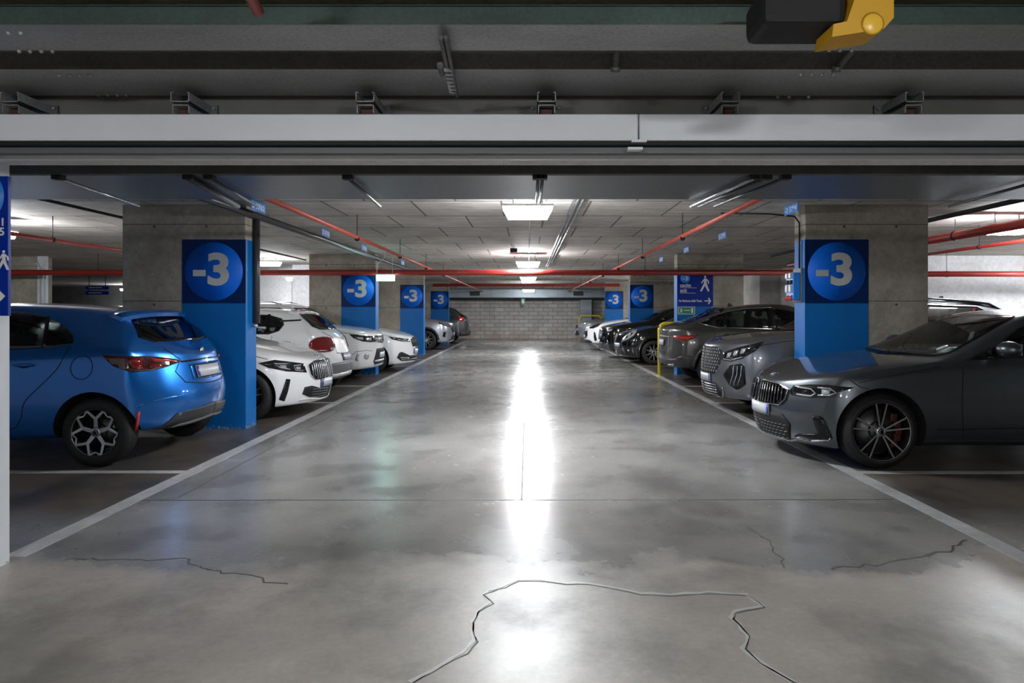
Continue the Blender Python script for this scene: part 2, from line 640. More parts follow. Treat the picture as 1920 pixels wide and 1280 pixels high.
class Car:
    """local frame: x forward, nose at x=+L/2, z up, ground z=0. s = distance behind the nose"""

    def __init__(c, name, label, paint, k):
        c.k = k
        c.paint = paint
        c.L, c.W, c.H = k['L'], k['W'] / 2, k['H']
        c.root = thing(name, label, 'car')
        c.make_body()

    # --- body cage
    def make_body(c):
        k, L, W, H = c.k, c.L, c.W, c.H
        cs, cz, hs, rs, gs, gz = k['cowl'][0], k['cowl'][1], k['header'], k['rear_header'], k['rear_glass'][0], k['rear_glass'][1]
        hl = k['hood_lead']
        pk = k.get('peak', (hs + 0.45, H))
        zroofr = k.get('zrear', H - 0.07)
        cen = [(0, hl), (0.35, lerp(hl, cz, 0.48)), (cs * 0.66, lerp(hl, cz, 0.86)), (cs, cz),
               (hs, H - 0.055), (pk[0], pk[1]), (rs, zroofr), (gs, gz), (L, k.get('deck', gz) - 0.02)]
        b1, b2 = k['belt']
        belt = [(0, hl - 0.09), (0.4, lerp(hl - 0.06, b1, 0.55)), (cs, b1), (rs, lerp(b1, b2, 0.85)), (gs, b2 - 0.0), (L, min(b2, gz) - 0.05)]
        fo, wb, r = k['fo'], k['wb'], k['r']
        wk = [(0, .90), (0.35, .955), (fo, .995), (fo + .6, .985), (fo + wb * .55, .985), (fo + wb, 1.0), (L - .35, .965), (L, .92)]
        rh = k.get('roof_half', W - 0.27)
        yE = [(0, W * .78), (cs * .6, W * .80), (cs, W - .13), (hs, rh + .02), (lerp(hs, rs, .5), rh + .01), (rs, rh - .05), (gs, W - k.get('rg_in', .20)), (L, W * .78)]
        zb = [(0, k.get('zb', .2)), (0.5, k.get('zb', .2) - 0.02), (fo + .5, k.get('sill', .2)), (fo + wb - .5, k.get('sill', .2)), (L - .4, k.get('zbr', .26)), (L, k.get('zbr', .26) + .02)]
        s0 = k.get('nose_r', 0.42)
        s9 = L - k.get('tail_r', 0.32)
        st = [s0, (s0 + cs) / 2 if cs - s0 > .7 else (s0 + cs) / 2, cs - .12, cs + .02, lerp(cs, hs, .5), hs, hs + .25, lerp(hs, rs, .5), rs - .1, rs + .06, lerp(rs, gs, .55)]
        if s9 - gs > 0.12:
            st += [gs - .02, lerp(gs, s9, .5)]
        else:
            st += []
        st.append(max(s9, st[-1] + .06))
        # keep increasing
        st = sorted(st)
        ntop = 5
        bm = bmesh.new()
        nprof = k.get('nose_prof', [(0.2, .10), (.45, .0), (.7, .02), (1.0, .14)])   # (z, setback)
        tprof = k.get('tail_prof', [(0.2, .10), (.5, .0), (.8, .03), (1.1, .12)])
        pn = k.get('nose_pow', 2.6)
        pt = k.get('tail_pow', 3.2)

        def half(s):
            w = W * interp(wk, s)
            z0 = interp(zb, s)
            zs = interp(belt, s)
            zE0, zC = interp(cen, s) - interp([(0, .035), (cs, .02), (cs + .25, .05), (hs, .05), (rs, .05), (gs, .03)], s), interp(cen, s)
            zs = min(zs, zE0 - 0.004)
            e = min(interp(yE, s), w - .05)
            zm = lerp(z0, zs, .60)
            pts = []
            for f in (0, .22, .44, .64, .82):
                pts.append(((w - .10) * f, z0))
            pts.append((w - .10, z0))
            tuck = k.get('tuck', .03)
            pts.append((w - tuck, z0 + .06))
            pts.append((w - .008, lerp(z0, zs, .33)))
            pts.append((w, zm))
            pts.append((w - k.get('shoulder', .02), zs - .075))
            pts.append((w - .05 - k.get('shoulder', .02), zs))
            wb_ = w - .05 - k.get('shoulder', .02)
            e = min(e, wb_ - .02)
            pts.append((lerp(wb_, e, .5) + .008, lerp(zs, zE0, .52)))
            pts.append((e, zE0))
            pts.append((e * .86, lerp(zE0, zC, .62)))
            pts.append((e * .5, lerp(zE0, zC, .93)))
            pts.append((0, zC))
            return pts

        rings = []
        n_st = len(st)
        for i, s in enumerate(st):
            h = half(s)
            ring = []
            for j, (y, z) in enumerate(h):
                ss = s
                f = abs(y) / W
                if i == 0 and j >= 10:
                    sa = .04 + s * min(1, f) ** pn
                    z = z - (interp(cen, s) - interp(cen, min(s, sa)))
                elif i == n_st - 1 and j >= 10:
                    sa = .04 + (L - s) * min(1, f) ** pt
                    z = z - max(0, interp(cen, s) - interp(cen, max(s, L - sa)))
                if i == 0:
                    ss = interp(nprof, z) + s * min(1, f) ** pn
                    if j < 6:
                        ss = max(ss, 0.10)
                    ss = min(ss, s)
                elif i == n_st - 1:
                    tt = (L - s)
                    ss = L - min(tt, interp(tprof, z) + tt * min(1, f) ** pt)
                ring.append((L / 2 - ss, y, z))
            rings.append(ring)
        # vertices: left (+y) and right (-y) share centre verts
        V = []
        for ring in rings:
            row = []
            for j, (x, y, z) in enumerate(ring):
                if y < 1e-6:
                    v = bm.verts.new((x, 0, z))
                    row.append((v, v))
                else:
                    row.append((bm.verts.new((x, y, z)), bm.verts.new((x, -y, z))))
            V.append(row)
        NJ = 16
        for i in range(n_st - 1):
            for j in range(NJ - 1):
                for sd in (0, 1):
                    q = [V[i][j][sd], V[i][j + 1][sd], V[i + 1][j + 1][sd], V[i + 1][j][sd]]
                    bm.faces.new(q if sd else q[::-1])
        # caps: cols 0..5 (centre..edge), rows 0..5 from side points 5..10; bottom row = 0..5, top row = 15..10
        for end in (0, n_st - 1):
            R = V[end]
            P = rings[end]
            s = st[end]
            prof = nprof if end == 0 else tprof
            pw = pn if end == 0 else pt
            rr = s if end == 0 else L - s
            grid = {}
            for col in range(6):
                for row in range(6):
                    if row == 0:
                        grid[col, row] = R[col]
                    elif row == 5:
                        grid[col, row] = R[15 - col]
                    elif col == 5:
                        grid[col, row] = R[5 + row]
                    else:
                        yb, yt = P[col][1], P[15 - col][1]
                        zb_, zt = P[col][2], P[15 - col][2]
                        f = (P[5 + row][2] - P[5][2]) / (P[10][2] - P[5][2])
                        z = lerp(zb_, zt, f)
                        y = lerp(yb, yt, f) if f < 1 else yt
                        y = max(yb, yt) * P[5 + row][1] / max(P[7][1], 1e-3) if col else 0
                        ss = min(rr, interp(prof, z) + rr * (y / W) ** pw)
                        x = L / 2 - ss if end == 0 else -(L / 2 - ss)
                        if col == 0:
                            v = bm.verts.new((x, 0, z))
                            grid[col, row] = (v, v)
                        else:
                            grid[col, row] = (bm.verts.new((x, y, z)), bm.verts.new((x, -y, z)))
            for col in range(5):
                for row in range(5):
                    for sd in (0, 1):
                        q = [grid[col, row][sd], grid[col, row + 1][sd], grid[col + 1, row + 1][sd], grid[col + 1, row][sd]]
                        if (end == 0) == bool(sd):
                            q = q[::-1]
                        try:
                            bm.faces.new(q)
                        except ValueError:
                            pass
        bmesh.ops.recalc_face_normals(bm, faces=bm.faces)
        # creases on the shoulder and roof rail lines
        cl = bm.edges.layers.float.new('crease_edge')
        crs = k.get('crease', {10: .35, 12: .25, 9: .15})
        for i in range(n_st - 1):
            for j, w_ in crs.items():
                for sd in (0, 1):
                    e = bm.edges.get((V[i][j][sd], V[i + 1][j][sd]))
                    if e:
                        e[cl] = w_
        me = bpy.data.meshes.new('body')
        bm.to_mesh(me)
        bm.free()
        for p in me.polygons:
            p.use_smooth = True
        o = link('body', me)
        sub = o.modifiers.new('s', 'SUBSURF')
        sub.levels = sub.render_levels = 3 if k.get('fine') else 2
        m2 = ev_mesh(o)
        o.modifiers.clear()
        # refit to true size
        xs = [v.co.x for v in m2.vertices]
        ys = [v.co.y for v in m2.vertices]
        zs = [v.co.z for v in m2.vertices]
        fx = L / (max(xs) - min(xs))
        mx = (max(xs) + min(xs)) / 2
        fy = 2 * W / (max(ys) - min(ys))
        fz = H / max(zs)
        for v in m2.vertices:
            v.co = Vector(((v.co.x - mx) * fx, v.co.y * fy, v.co.z * fz))
        bmb = bmesh.new()
        bmb.from_mesh(m2)
        c.bvh = BVHTree.FromBMesh(bmb)
        bmb.free()
        m2.materials.clear()
        m2.materials.append(c.paint)
        m2.materials.append(M['well'])
        o.data = m2
        c.body = o
        o.parent = c.root
        c.cut_side, c.cut_end = [], []

    def carve(c):
        """hollow the cabin, open the windows and cut the wheel arches"""
        k, L, W, H, o = c.k, c.L, c.W, c.H, c.body
        gs = k['rear_glass'][0]
        cs = k['cowl'][0]
        trash = []

        def mod(obj, other, op):
            b_ = obj.modifiers.new('b', 'BOOLEAN')
            b_.operation = op
            b_.solver = 'EXACT'
            b_.object = other
            try:
                b_.material_mode = 'TRANSFER'
            except Exception:
                pass
        # cabin void
        cm = o.data.copy()
        nrm = [v.normal.copy() for v in cm.vertices]
        for v, n in zip(cm.vertices, nrm):
            v.co = v.co - n * .045
        cm.materials.clear()
        cm.materials.append(M['cabin'])
        cab = link('cabin', cm)
        box = MB().box(L / 2 - min(gs + .12, L - .22), L / 2 - cs - .02, -W, W, .74, H + .2).build('cabin_box', M['cabin'])
        trash += [cab, box]
        mod(cab, box, 'INTERSECT')
        cab.data = ev_mesh(cab)
        cab.modifiers.clear()
        mod(o, cab, 'DIFFERENCE')

        def shrink(poly, f=.965):
            cx = sum(p[0] for p in poly) / len(poly)
            cy = sum(p[1] for p in poly) / len(poly)
            return [(cx + (x - cx) * f, cy + (y - cy) * f) for x, y in poly]
        b_ = MB()
        for p in c.cut_side:
            b_.prism(shrink(p), lambda u, v: Vector((L / 2 - u, -W - .2, v)), (0, 2 * W + .4, 0))
        bmesh.ops.recalc_face_normals(b_.bm, faces=b_.bm.faces)
        w1 = b_.build('cutter', M['glossblack'])
        trash.append(w1)
        mod(o, w1, 'DIFFERENCE')
        for end, p in c.cut_end:
            b_ = MB()
            if end > 0:
                x0, dx = L / 2 + .1, -(k['header'] + .2)
            else:
                x0, dx = -L / 2 - .1, L - k['rear_header'] + .25
            b_.prism(shrink(p, .95), lambda u, v: Vector((x0, u, v)), (dx, 0, 0))
            bmesh.ops.recalc_face_normals(b_.bm, faces=b_.bm.faces)
            w2 = b_.build('cutter', M['glossblack'])
            trash.append(w2)
            mod(o, w2, 'DIFFERENCE')
        cut = MB()
        fo, wb, r = k['fo'], k['wb'], k['r']
        ra = r + k.get('arch', .055)
        for s in (fo, fo + wb):
            for sd in (1, -1):
                cut.lathe([(sd * (W - .33), ra), (sd * (W + .3), ra)], seg=48, center=(L / 2 - s, 0, r + .005))
        bmesh.ops.recalc_face_normals(cut.bm, faces=cut.bm.faces)
        co = cut.build('cutter', M['well'])
        trash.append(co)
        mod(o, co, 'DIFFERENCE')
        m3 = ev_mesh(o)
        o.modifiers.clear()
        for t in trash:
            bpy.data.objects.remove(t)
        o.data = m3
        for p in m3.polygons:
            p.use_smooth = True
        try:
            m3.set_sharp_from_angle(angle=math.radians(40))
        except Exception:
            pass
        c.interior()

    def interior(c):
        k, L, W, H = c.k, c.L, c.W, c.H
        hs, cs, bz = k['header'], k['cowl'][0], k['belt'][0]
        zt = H - .30
        yy = k.get('roof_half', W - .27) * .62
        for s_, ys in ((hs + .28, (-1, 1)), (min(hs + 1.12, k['rear_header'] - .02), (-1, 0, 1))):
            for q in ys:
                x = L / 2 - s_
                w = .23 if len(ys) == 2 else .17
                b_ = MB()
                b_.prism([(.10, .76), (-.04, .76), (-.16, zt - .02), (-.05, zt)], lambda u, v: Vector((x + u, q * yy - w, v)), (0, 2 * w, 0))
                o = b_.build('seat', M['seat'], c.root)
                h = MB()
                h.box(x - .19, x - .09, q * yy - .12, q * yy + .12, zt + .04, min(zt + .21, H - .09), bev=.035)
                h.tube([(x - .14, q * yy - .05, zt - .03), (x - .14, q * yy - .05, zt + .07)], .007, 6)
                h.tube([(x - .14, q * yy + .05, zt - .03), (x - .14, q * yy + .05, zt + .07)], .007, 6)
                h.build('headrest', M['seat'], o)
        x = L / 2 - cs
        MB().prism([(-.10, .76), (-.10, k['cowl'][1] - .05), (-.42, k['cowl'][1] - .015), (-.60, k['cowl'][1] - .08), (-.62, .76)], lambda u, v: Vector((x + u, -W + .18, v)), (0, 2 * W - .36, 0)).build('dashboard', M['seat'], c.root)
        st = MB()
        cx = Vector((x - .72, -yy if False else yy, k['cowl'][1] - .03))
        ring = [cx + Vector((math.sin(a) * .07, math.cos(a) * .18, math.sin(a) * .165)) for a in [i * math.pi / 10 for i in range(21)]]
        st.tube(ring, .013, 8, cap=False)
        st.tube([cx + Vector((0, -.17, 0)), cx + Vector((0, .17, 0))], .02, 8)
        st.tube([cx, cx + Vector((.15, 0, -.05))], .03, 8)
        st.build('steering_wheel', M['seat'], c.root)

    # --- projectors
    def pj_side(c, sd):
        def f(s, z):
            org = Vector((c.L / 2 - s, sd * 3, z))
            h = c.bvh.ray_cast(org, Vector((0, -sd, 0)))
            if h[0] is None or h[0].y * sd < 0.2:
                h = c.bvh.find_nearest(Vector((c.L / 2 - s, sd * c.W * .8, z)))
            return h[0], h[1]
        return f

    def pj_wrap(c, end):
        pv = .9

        def f(a, z):
            d = Vector((end * math.cos(math.radians(a)), -math.sin(math.radians(a)), 0))
            org = Vector((end * (c.L / 2 - pv), 0, z))
            h = c.bvh.ray_cast(org + d * 3, -d)
            if h[0] is None or (h[0] - org).dot(d) < 0.1:
                h = c.bvh.find_nearest(org + d * .9)
            return h[0], h[1]
        return f

    def pj_end(c, end):
        """(y, z) seen from the front or the rear"""
        def f(y, z):
            h = c.bvh.ray_cast(Vector((end * 5, y, z)), Vector((-end, 0, 0)))
            if h[0] is None:
                h = c.bvh.find_nearest(Vector((end * c.L * .3, y, z)))
            return h[0], h[1]
        return f

    def pj_top(c):
        def f(s, y):
            h = c.bvh.ray_cast(Vector((c.L / 2 - s, y, 5)), Vector((0, 0, -1)))
            if h[0] is None:
                h = c.bvh.find_nearest(Vector((c.L / 2 - s, y, 1)))
            return h[0], h[1]
        return f

    def patch(c, name, polys, pj, mat, off=.004, du=.06, dv=.06, parent=None, thick=.012):
        bm = bmesh.new()
        for poly in polys:
            vs = [bm.verts.new((u, v, 0)) for u, v in poly]
            bm.faces.new(vs)
        bmesh.ops.remove_doubles(bm, verts=bm.verts, dist=1e-6)
        us = [v.co.x for v in bm.verts]
        ws = [v.co.y for v in bm.verts]
        for lo, hi, d, nrm in ((min(us), max(us), du, (1, 0, 0)), (min(ws), max(ws), dv, (0, 1, 0))):
            n = int((hi - lo) / d)
            for i in range(1, n + 1):
                t = lo + (hi - lo) * i / (n + 1)
                bmesh.ops.bisect_plane(bm, geom=bm.verts[:] + bm.edges[:] + bm.faces[:], dist=1e-6,
                                       plane_co=Vector(nrm) * t, plane_no=nrm)
        nr = {}
        for v in bm.verts:
            loc, no = pj(v.co.x, v.co.y)
            nr[v] = no
            v.co = loc + no * off
        faces = bm.faces[:]
        ref = sum((nr[v] for v in bm.verts), Vector()) / len(bm.verts)
        # orient outward
        tot = Vector()
        for f in faces:
            f.normal_update()
            tot += f.normal * f.calc_area()
        if tot.dot(ref) < 0:
            bmesh.ops.reverse_faces(bm, faces=faces)
        be = [e for e in bm.edges if len(e.link_faces) == 1]
        low = {}
        for e in be:
            for v in e.verts:
                if v not in low:
                    low[v] = bm.verts.new(v.co - nr[v] * thick)
        for e in be:
            f = e.link_faces[0]
            a, b = e.verts
            for lp in f.loops:
                if lp.edge == e:
                    a, b = lp.vert, lp.link_loop_next.vert
                    break
            nf = bm.faces.new((b, a, low[a], low[b]))
        for f in faces:
            f.smooth = True
        me = bpy.data.meshes.new(name)
        bm.to_mesh(me)
        bm.free()
        me.materials.append(mat)
        return link(name, me, parent or c.root)

    @staticmethod
    def smooth(pts, n=5):
        if len(pts) < 3:
            return pts
        P = [Vector(p) for p in pts]
        out = []
        for i in range(len(P) - 1):
            a, b, c_, d = P[max(i - 1, 0)], P[i], P[i + 1], P[min(i + 2, len(P) - 1)]
            for q in range(n):
                t = q / n
                out.append(tuple(.5 * ((2 * b) + (c_ - a) * t + (2 * a - 5 * b + 4 * c_ - d) * t * t + (3 * b - a - 3 * c_ + d) * t ** 3)))
        out.append(tuple(P[-1]))
        return out

    @staticmethod
    def strip(pts, w):
        """quads along a 2-D polyline"""
        out = []
        P = [Vector(p) for p in pts]
        nn = []
        for i in range(len(P)):
            a = P[max(i - 1, 0)]
            b = P[min(i + 1, len(P) - 1)]
            t = (b - a).normalized()
            nn.append(Vector((-t.y, t.x)))
        W = w if isinstance(w, (list, tuple)) else [w] * len(P)
        for i in range(len(P) - 1):
            out.append([tuple(P[i] + nn[i] * W[i] / 2), tuple(P[i + 1] + nn[i + 1] * W[i + 1] / 2),
                        tuple(P[i + 1] - nn[i + 1] * W[i + 1] / 2), tuple(P[i] - nn[i] * W[i] / 2)])
        return out

    def side(c, name, poly, mat, off=.004, both=True, parent=None, du=.07, dv=.07):
        r = []
        for i, sd in enumerate((1, -1) if both else (both,)):
            r.append(c.patch(name, [poly], c.pj_side(sd), mat, off, du, dv, parent[i] if isinstance(parent, list) else parent))
        return r

    def side_line(c, name, pts, w, mat, off=.0025, parent=None):
        return [c.patch(name, c.strip(c.smooth(pts) if mat is M['seam'] else pts, w), c.pj_side(sd), mat, off, .08, .08, parent[i] if isinstance(parent, list) else parent, thick=.006) for i, sd in enumerate((1, -1))]

    def wrap(c, end, name, poly, mat, off=.004, mirror=True, parent=None, du=3.5, dv=.05):
        r = []
        for i, m in enumerate((1, -1) if mirror else (1,)):
            pl = [[(a * m, z) for a, z in poly]]
            r.append(c.patch(name, pl, c.pj_wrap(end), mat, off, du, dv, parent[i] if isinstance(parent, list) else parent))
        return r

    def wrap_line(c, end, name, pts, w, mat, off=.003, mirror=True, parent=None, sc=62.0):
        """pts in (deg, z); width in metres (degrees scaled)"""
        r = []
        for i, m in enumerate((1, -1) if mirror else (1,)):
            st = c.strip([(a / sc, z) for a, z in pts], w)
            pl = [[(a * sc * m, z) for a, z in q] for q in st]
            r.append(c.patch(name, pl, c.pj_wrap(end), mat, off, 4, .06, parent[i] if isinstance(parent, list) else parent, thick=.01))
        return r

    def screen(c, end, name, y0, z0, y1, z1, mat=None, round_=.06, off=.004, zc0=None, parent=None):
        """wind- or rear screen: bottom half width y0 at z0, top half width y1 at z1"""
        mat = mat or (M['glass'] if end > 0 else c.k.get('rear_tint', M['glass']))
        zc0 = z0 if zc0 is None else zc0
        poly = [(-y0, z0 + round_ * .5), (-y0 + round_, z0), (0, zc0), (y0 - round_, z0), (y0, z0 + round_ * .5),
                (y1, z1 - round_ * .6), (y1 - round_, z1), (0, z1 + .012), (-y1 + round_, z1), (-y1, z1 - round_ * .6)]
        c.cut_end.append((end, poly))
        return c.patch(name, [poly], c.pj_end(end), mat, off, .10, .025, parent, thick=.004)

    # --- parts
    def wheels(c, style='double', rim=None, tw=.215, spokes=5, caliper=False, rim_r=None):
        k = c.k
        r = k['r']
        rr = rim_r or r * .70
        rim = rim or M['rim_silver']
        tb = MB().lathe([(-.5 * tw, rr - .01), (-.5 * tw, rr + .02), (-.49 * tw, r - .045), (-.42 * tw, r - .014), (-.30 * tw, r), (.30 * tw, r), (.42 * tw, r - .014),
                         (.49 * tw, r - .045), (.5 * tw, rr + .02), (.5 * tw, rr - .01), (.3 * tw, rr - .02), (-.3 * tw, rr - .02)], seg=56, close=True)
        for gx in (-.16, -.05, .06, .17):     # tread grooves
            tb.lathe([(gx * tw, r + .0006), (gx * tw + .006, r + .0006), (gx * tw + .006, r - .004), (gx * tw, r - .004)], seg=56, close=True)
        for q in range(72):                     # shoulder sipes
            t = 2 * math.pi * q / 72
        tm = tb.mesh('wheel', M['tyre'])
        # rim drawn facing -y (outer face at y = -0.5*tw)
        face = -.5 * tw + .012
        b = MB()
        b.lathe([(face - .004, rr - .016), (face - .006, rr), (face + .012, rr + .002), (face + .012, rr - .012)], seg=56, close=True, mat=rim)
        b.lathe([(face + .012, rr - .006), (face + .16, rr - .03), (face + .16, rr - .035), (face + .012, rr - .010)], seg=40, close=True, mat=M['rim_black'])

        def bar(a0, r0, a1, r1, w0, w1, y0=0.0, y1=0.0, mat=rim):
            p0 = Vector((math.cos(a0) * r0, 0, math.sin(a0) * r0))
            p1 = Vector((math.cos(a1) * r1, 0, math.sin(a1) * r1))
            t = (p1 - p0).normalized()
            nn = Vector((-t.z, 0, t.x))
            A = [p0 + nn * w0 / 2, p1 + nn * w1 / 2, p1 - nn * w1 / 2, p0 - nn * w0 / 2]
            Y = [face + y0, face + y1, face + y1, face + y0]
            top = [b.bm.verts.new((p.x, y, p.z)) for p, y in zip(A, Y)]
            bot = [b.bm.verts.new((p.x, y + .035, p.z)) for p, y in zip(A, Y)]
            kk = b.mi(mat)
            b.bm.faces.new(top).material_index = kk
            b.bm.faces.new(bot[::-1]).material_index = kk
            kb = b.mi(M['rim_black'])
            for i in range(4):
                b.bm.faces.new((top[i], bot[i], bot[(i + 1) % 4], top[(i + 1) % 4])).material_index = kb
        da = 2 * math.pi / spokes
        for i in range(spokes):
            a = math.pi / 2 + i * da
            if style == 'double':
                for q in (-1, 1):
                    bar(a + q * .16, .035, a + q * da * .155, rr - .012, .015, .013, .020, .002)
            elif style == 'y':
                bar(a, .03, a, rr * .60, .040, .032, .018, .010)
                for q in (-1, 1):
                    bar(a + q * .03, rr * .56, a + q * da * .30, rr - .012, .026, .020, .010, .002)
                    bar(a + q * da * .30, rr * .93, a + q * da * .5, rr * .80, .020, .012, .003, .008)
            elif style == 'multi':
                bar(a, .03, a, rr - .010, .030, .020, .015, .002)
        b.lathe([(face + .006, .0001), (face + .006, .036), (face + .014, .046), (face + .05, .05), (face + .05, .0001)], seg=24, mat=rim)
        rm = b.mesh('rim')
        dm = MB().lathe([(face + .075, .0001), (face + .075, rr * .74), (face + .095, rr * .74), (face + .095, .0001)], seg=36)
        dm.lathe([(face + .05, .0001), (face + .05, rr * .30), (face + .076, rr * .32)], seg=24)
        dmesh = dm.mesh('brake_disc', M['disc_brake'])
        hb = MB().lathe([(face - .002, .0001), (face - .002, .026), (face + .006, .030), (face + .01, .030)], seg=24, mat=M['glossblack'])
        hb.lathe([(face - .004, .020), (face - .004, .024), (face - .001, .024), (face - .001, .020)], seg=24, close=True, mat=M['chrome'])
        hm = hb.mesh('hub_cap')
        cm = None
        if caliper:
            q = MB()
            for i in range(5):
                a = math.radians(-40 + i * 20)
                q.box(math.cos(a) * rr * .68 - .03, math.cos(a) * rr * .68 + .03, face + .055, face + .12, math.sin(a) * rr * .68 - .035, math.sin(a) * rr * .68 + .035, bev=.008)
            cm = q.mesh('brake_caliper', M['caliper'])
        for s in (k['fo'], k['fo'] + k['wb']):
            for sd in (-1, 1):
                w = link('wheel', tm, c.root)
                w.location = (c.L / 2 - s, sd * (c.W - .012 - tw / 2 - k.get('wheel_in', .02)), r)
                w.rotation_euler = (0, 0, 0 if sd < 0 else math.pi)
                for nm, me in (('rim', rm), ('brake_disc', dmesh), ('hub_cap', hm)):
                    link(nm, me, w)
                if cm:
                    link('brake_caliper', cm, w)

    def mirrors(c, s, z, mat, size=(.085, .11, .07), base=.0):
        for sd in (1, -1):
            p, n = c.pj_side(sd)(s, z - .04)
            b = MB()
            cx = p + Vector((.0, sd * (.13 + base), .06))
            b.ellipsoid(cx, size, mat)
            for v in b.bm.verts:    # flat rear face
                if v.co.x < cx.x - size[0] * .45:
                    v.co.x = cx.x - size[0] * .45
            o = b.build('mirror', mat, c.root)
            MB().tube([p - Vector((0, sd * .02, -.005)), p + Vector((.01, sd * .08, .03))], .018, 8).build('mirror_stalk', M['black'], o)
            MB().box(cx.x - size[0] * .47 - .004, cx.x - size[0] * .45, cx.y - size[1] * .75, cx.y + size[1] * .75, cx.z - size[2] * .68, cx.z + size[2] * .68, bev=.002).build('mirror_glass', M['chrome'], o)

    def handle(c, s, z, mat=None, l=.2):
        for sd in (1, -1):
            p, n = c.pj_side(sd)(s, z)
            MB().ellipsoid(p + n * .016, (l / 2, .012, .017), seg=14).build('door_handle', mat or c.paint, c.root)
            c.patch('handle_recess', [[(s + l * .30 * math.cos(t * math.pi / 6), z - .004 + .022 * math.sin(t * math.pi / 6)) for t in range(12)]],
                    c.pj_side(sd), M['seam'], .0015, .1, .1, thick=.004)

    def plate(c, end, z, w=.50, h=.11, y=0.0, off=.012, blue=True):
        pj = c.pj_end(end)
        # flat plate: its plane follows the body at three points, slightly bowed
        R = lambda y0, y1, z0, z1: [(y0, z0), (y1, z0), (y1, z1), (y0, z1)]
        o = c.patch('number_plate', [R(y - w / 2 - .008, y + w / 2 + .008, z - h / 2 - .008, z + h / 2 + .008)], pj, M['black'], off, .08, .2, thick=.02)
        c.patch('plate_face', [R(y - w / 2, y + w / 2, z - h / 2, z + h / 2)], pj, M['plate'], off + .004, .08, .2, parent=o, thick=.004)
        if blue:
            for q in (-1, 1):
                a = y + q * (w / 2 - .022)
                c.patch('plate_band', [R(a - .018, a + .018, z - h / 2 + .005, z + h / 2 - .005)], pj, M['plateblue'], off + .006, .2, .2, parent=o, thick=.003)
        return o

    def antenna(c, s, mat=None):
        p, n = c.pj_top()(s, 0)
        b = MB()
        b.prism([(-.07, 0), (.07, 0), (-.03, .06), (-.055, .062)], lambda u, v: Vector((p.x + u, -.012, p.z + v - .006)), (0, .024, 0))
        b.build('roof_antenna', mat or M['glossblack'], c.root)

    def rails(c, s0, s1, y, mat):
        for sd in (1, -1):
            pts = []
            for i in range(9):
                s = lerp(s0, s1, i / 8)
                p, n = c.pj_top()(s, sd * y)
                pts.append(p + Vector((0, 0, .035 if 0 < i < 8 else -.005)))
            MB().tube(pts, .016, 8).build('roof_rail', mat, c.root)

    def badge_disc(c, end, z, r=.038, y=0, mats=None, pj=None):
        p, n = (pj or c.pj_end(end))(y, z)
        b = MB()
        b.lathe([(0, .0001), (.004, r), (.0, r), (-.006, r), (-.006, .0001)][1:4], seg=24, axis='x', mat=M['chrome'])
        b.lathe([(.0045, .0001), (.0045, r * .93), (.004, r * .93)], seg=24, axis='x', mat=M['glossblack'])
        b.lathe([(.005, .0001), (.005, r * .6), (.0045, r * .6)], seg=24, axis='x', mat=M['plate'])
        for a in (0, math.pi):
            pts = [(0, 0)] + [(r * .6 * math.cos(a + t * math.pi / 12), r * .6 * math.sin(a + t * math.pi / 12)) for t in range(7)]
            b.prism(pts, lambda u, v: Vector((.0052, u, v)), (.0006, 0, 0), mat=M['signcyan'])
        o = b.build('badge', None, c.root)
        o.location = p + n * .006
        o.rotation_euler = n.to_track_quat('X', 'Z').to_euler()
        return o

    def wiper(c, end, y0, z0, y1, z1):
        pj = c.pj_end(end)
        pts = []
        for i in range(7):
            t = i / 6
            p, n = pj(lerp(y0, y1, t), lerp(z0, z1, t))
            pts.append(p + n * .02)
        MB().tube(pts, .008, 6).build('wiper', M['black'], c.root)

    def place(c, side, front_in, X, Y, yaw=0.0):
        """side -1: left row, +1: right row; X = world x of the end that faces the aisle; Y = centre line"""
        fwd = -side if front_in else side
        a = 0 if fwd > 0 else math.pi
        c.carve()
        c.root.rotation_euler = (0, 0, a + yaw)
        c.root.location = (X + side * c.L / 2, Y, 0)
        return c.root

# ------------------------------------------------------------------ the cars
def common(c, win, seams=(), handles=(), sill=None, pillars=(), fuel=None):
    """win: list of side-glass polygons; seams: polylines; pillars: black strips between panes"""
    k = c.k
    for i, p in enumerate(win):
        c.cut_side.append(p)
        c.side('side_window', p, M['glass'] if i == 0 else c.k.get('rear_tint', M['glass']), .003)
    for p in pillars:
        c.side('window_pillar', p, M['glossblack'], .006)
    for p in seams:
        c.side_line('door_gap', p, .006, M['seam'])
    for s, z in handles:
        c.handle(s, z)
    if sill:
        c.side('sill_trim', [(k['fo'] + k['r'] + .07, sill[0]), (k['fo'] + k['wb'] - k['r'] - .07, sill[0]),
                             (k['fo'] + k['wb'] - k['r'] - .07, sill[1]), (k['fo'] + k['r'] + .07, sill[1])], M['plastic'], .006)


def arch_trim(c, mat, w=.055):
    k = c.k
    for s in (k['fo'], k['fo'] + k['wb']):
        ra = k['r'] + k.get('arch', .055) + w / 2 - .004
        pts = [(s + ra * math.cos(math.radians(t)), k['r'] + .005 + ra * math.sin(math.radians(t))) for t in range(-20, 201, 11)]
        pts = [p for p in pts if p[1] > k.get('sill', .2) + .02]
        c.side_line('arch_trim', pts, w, mat, .010)


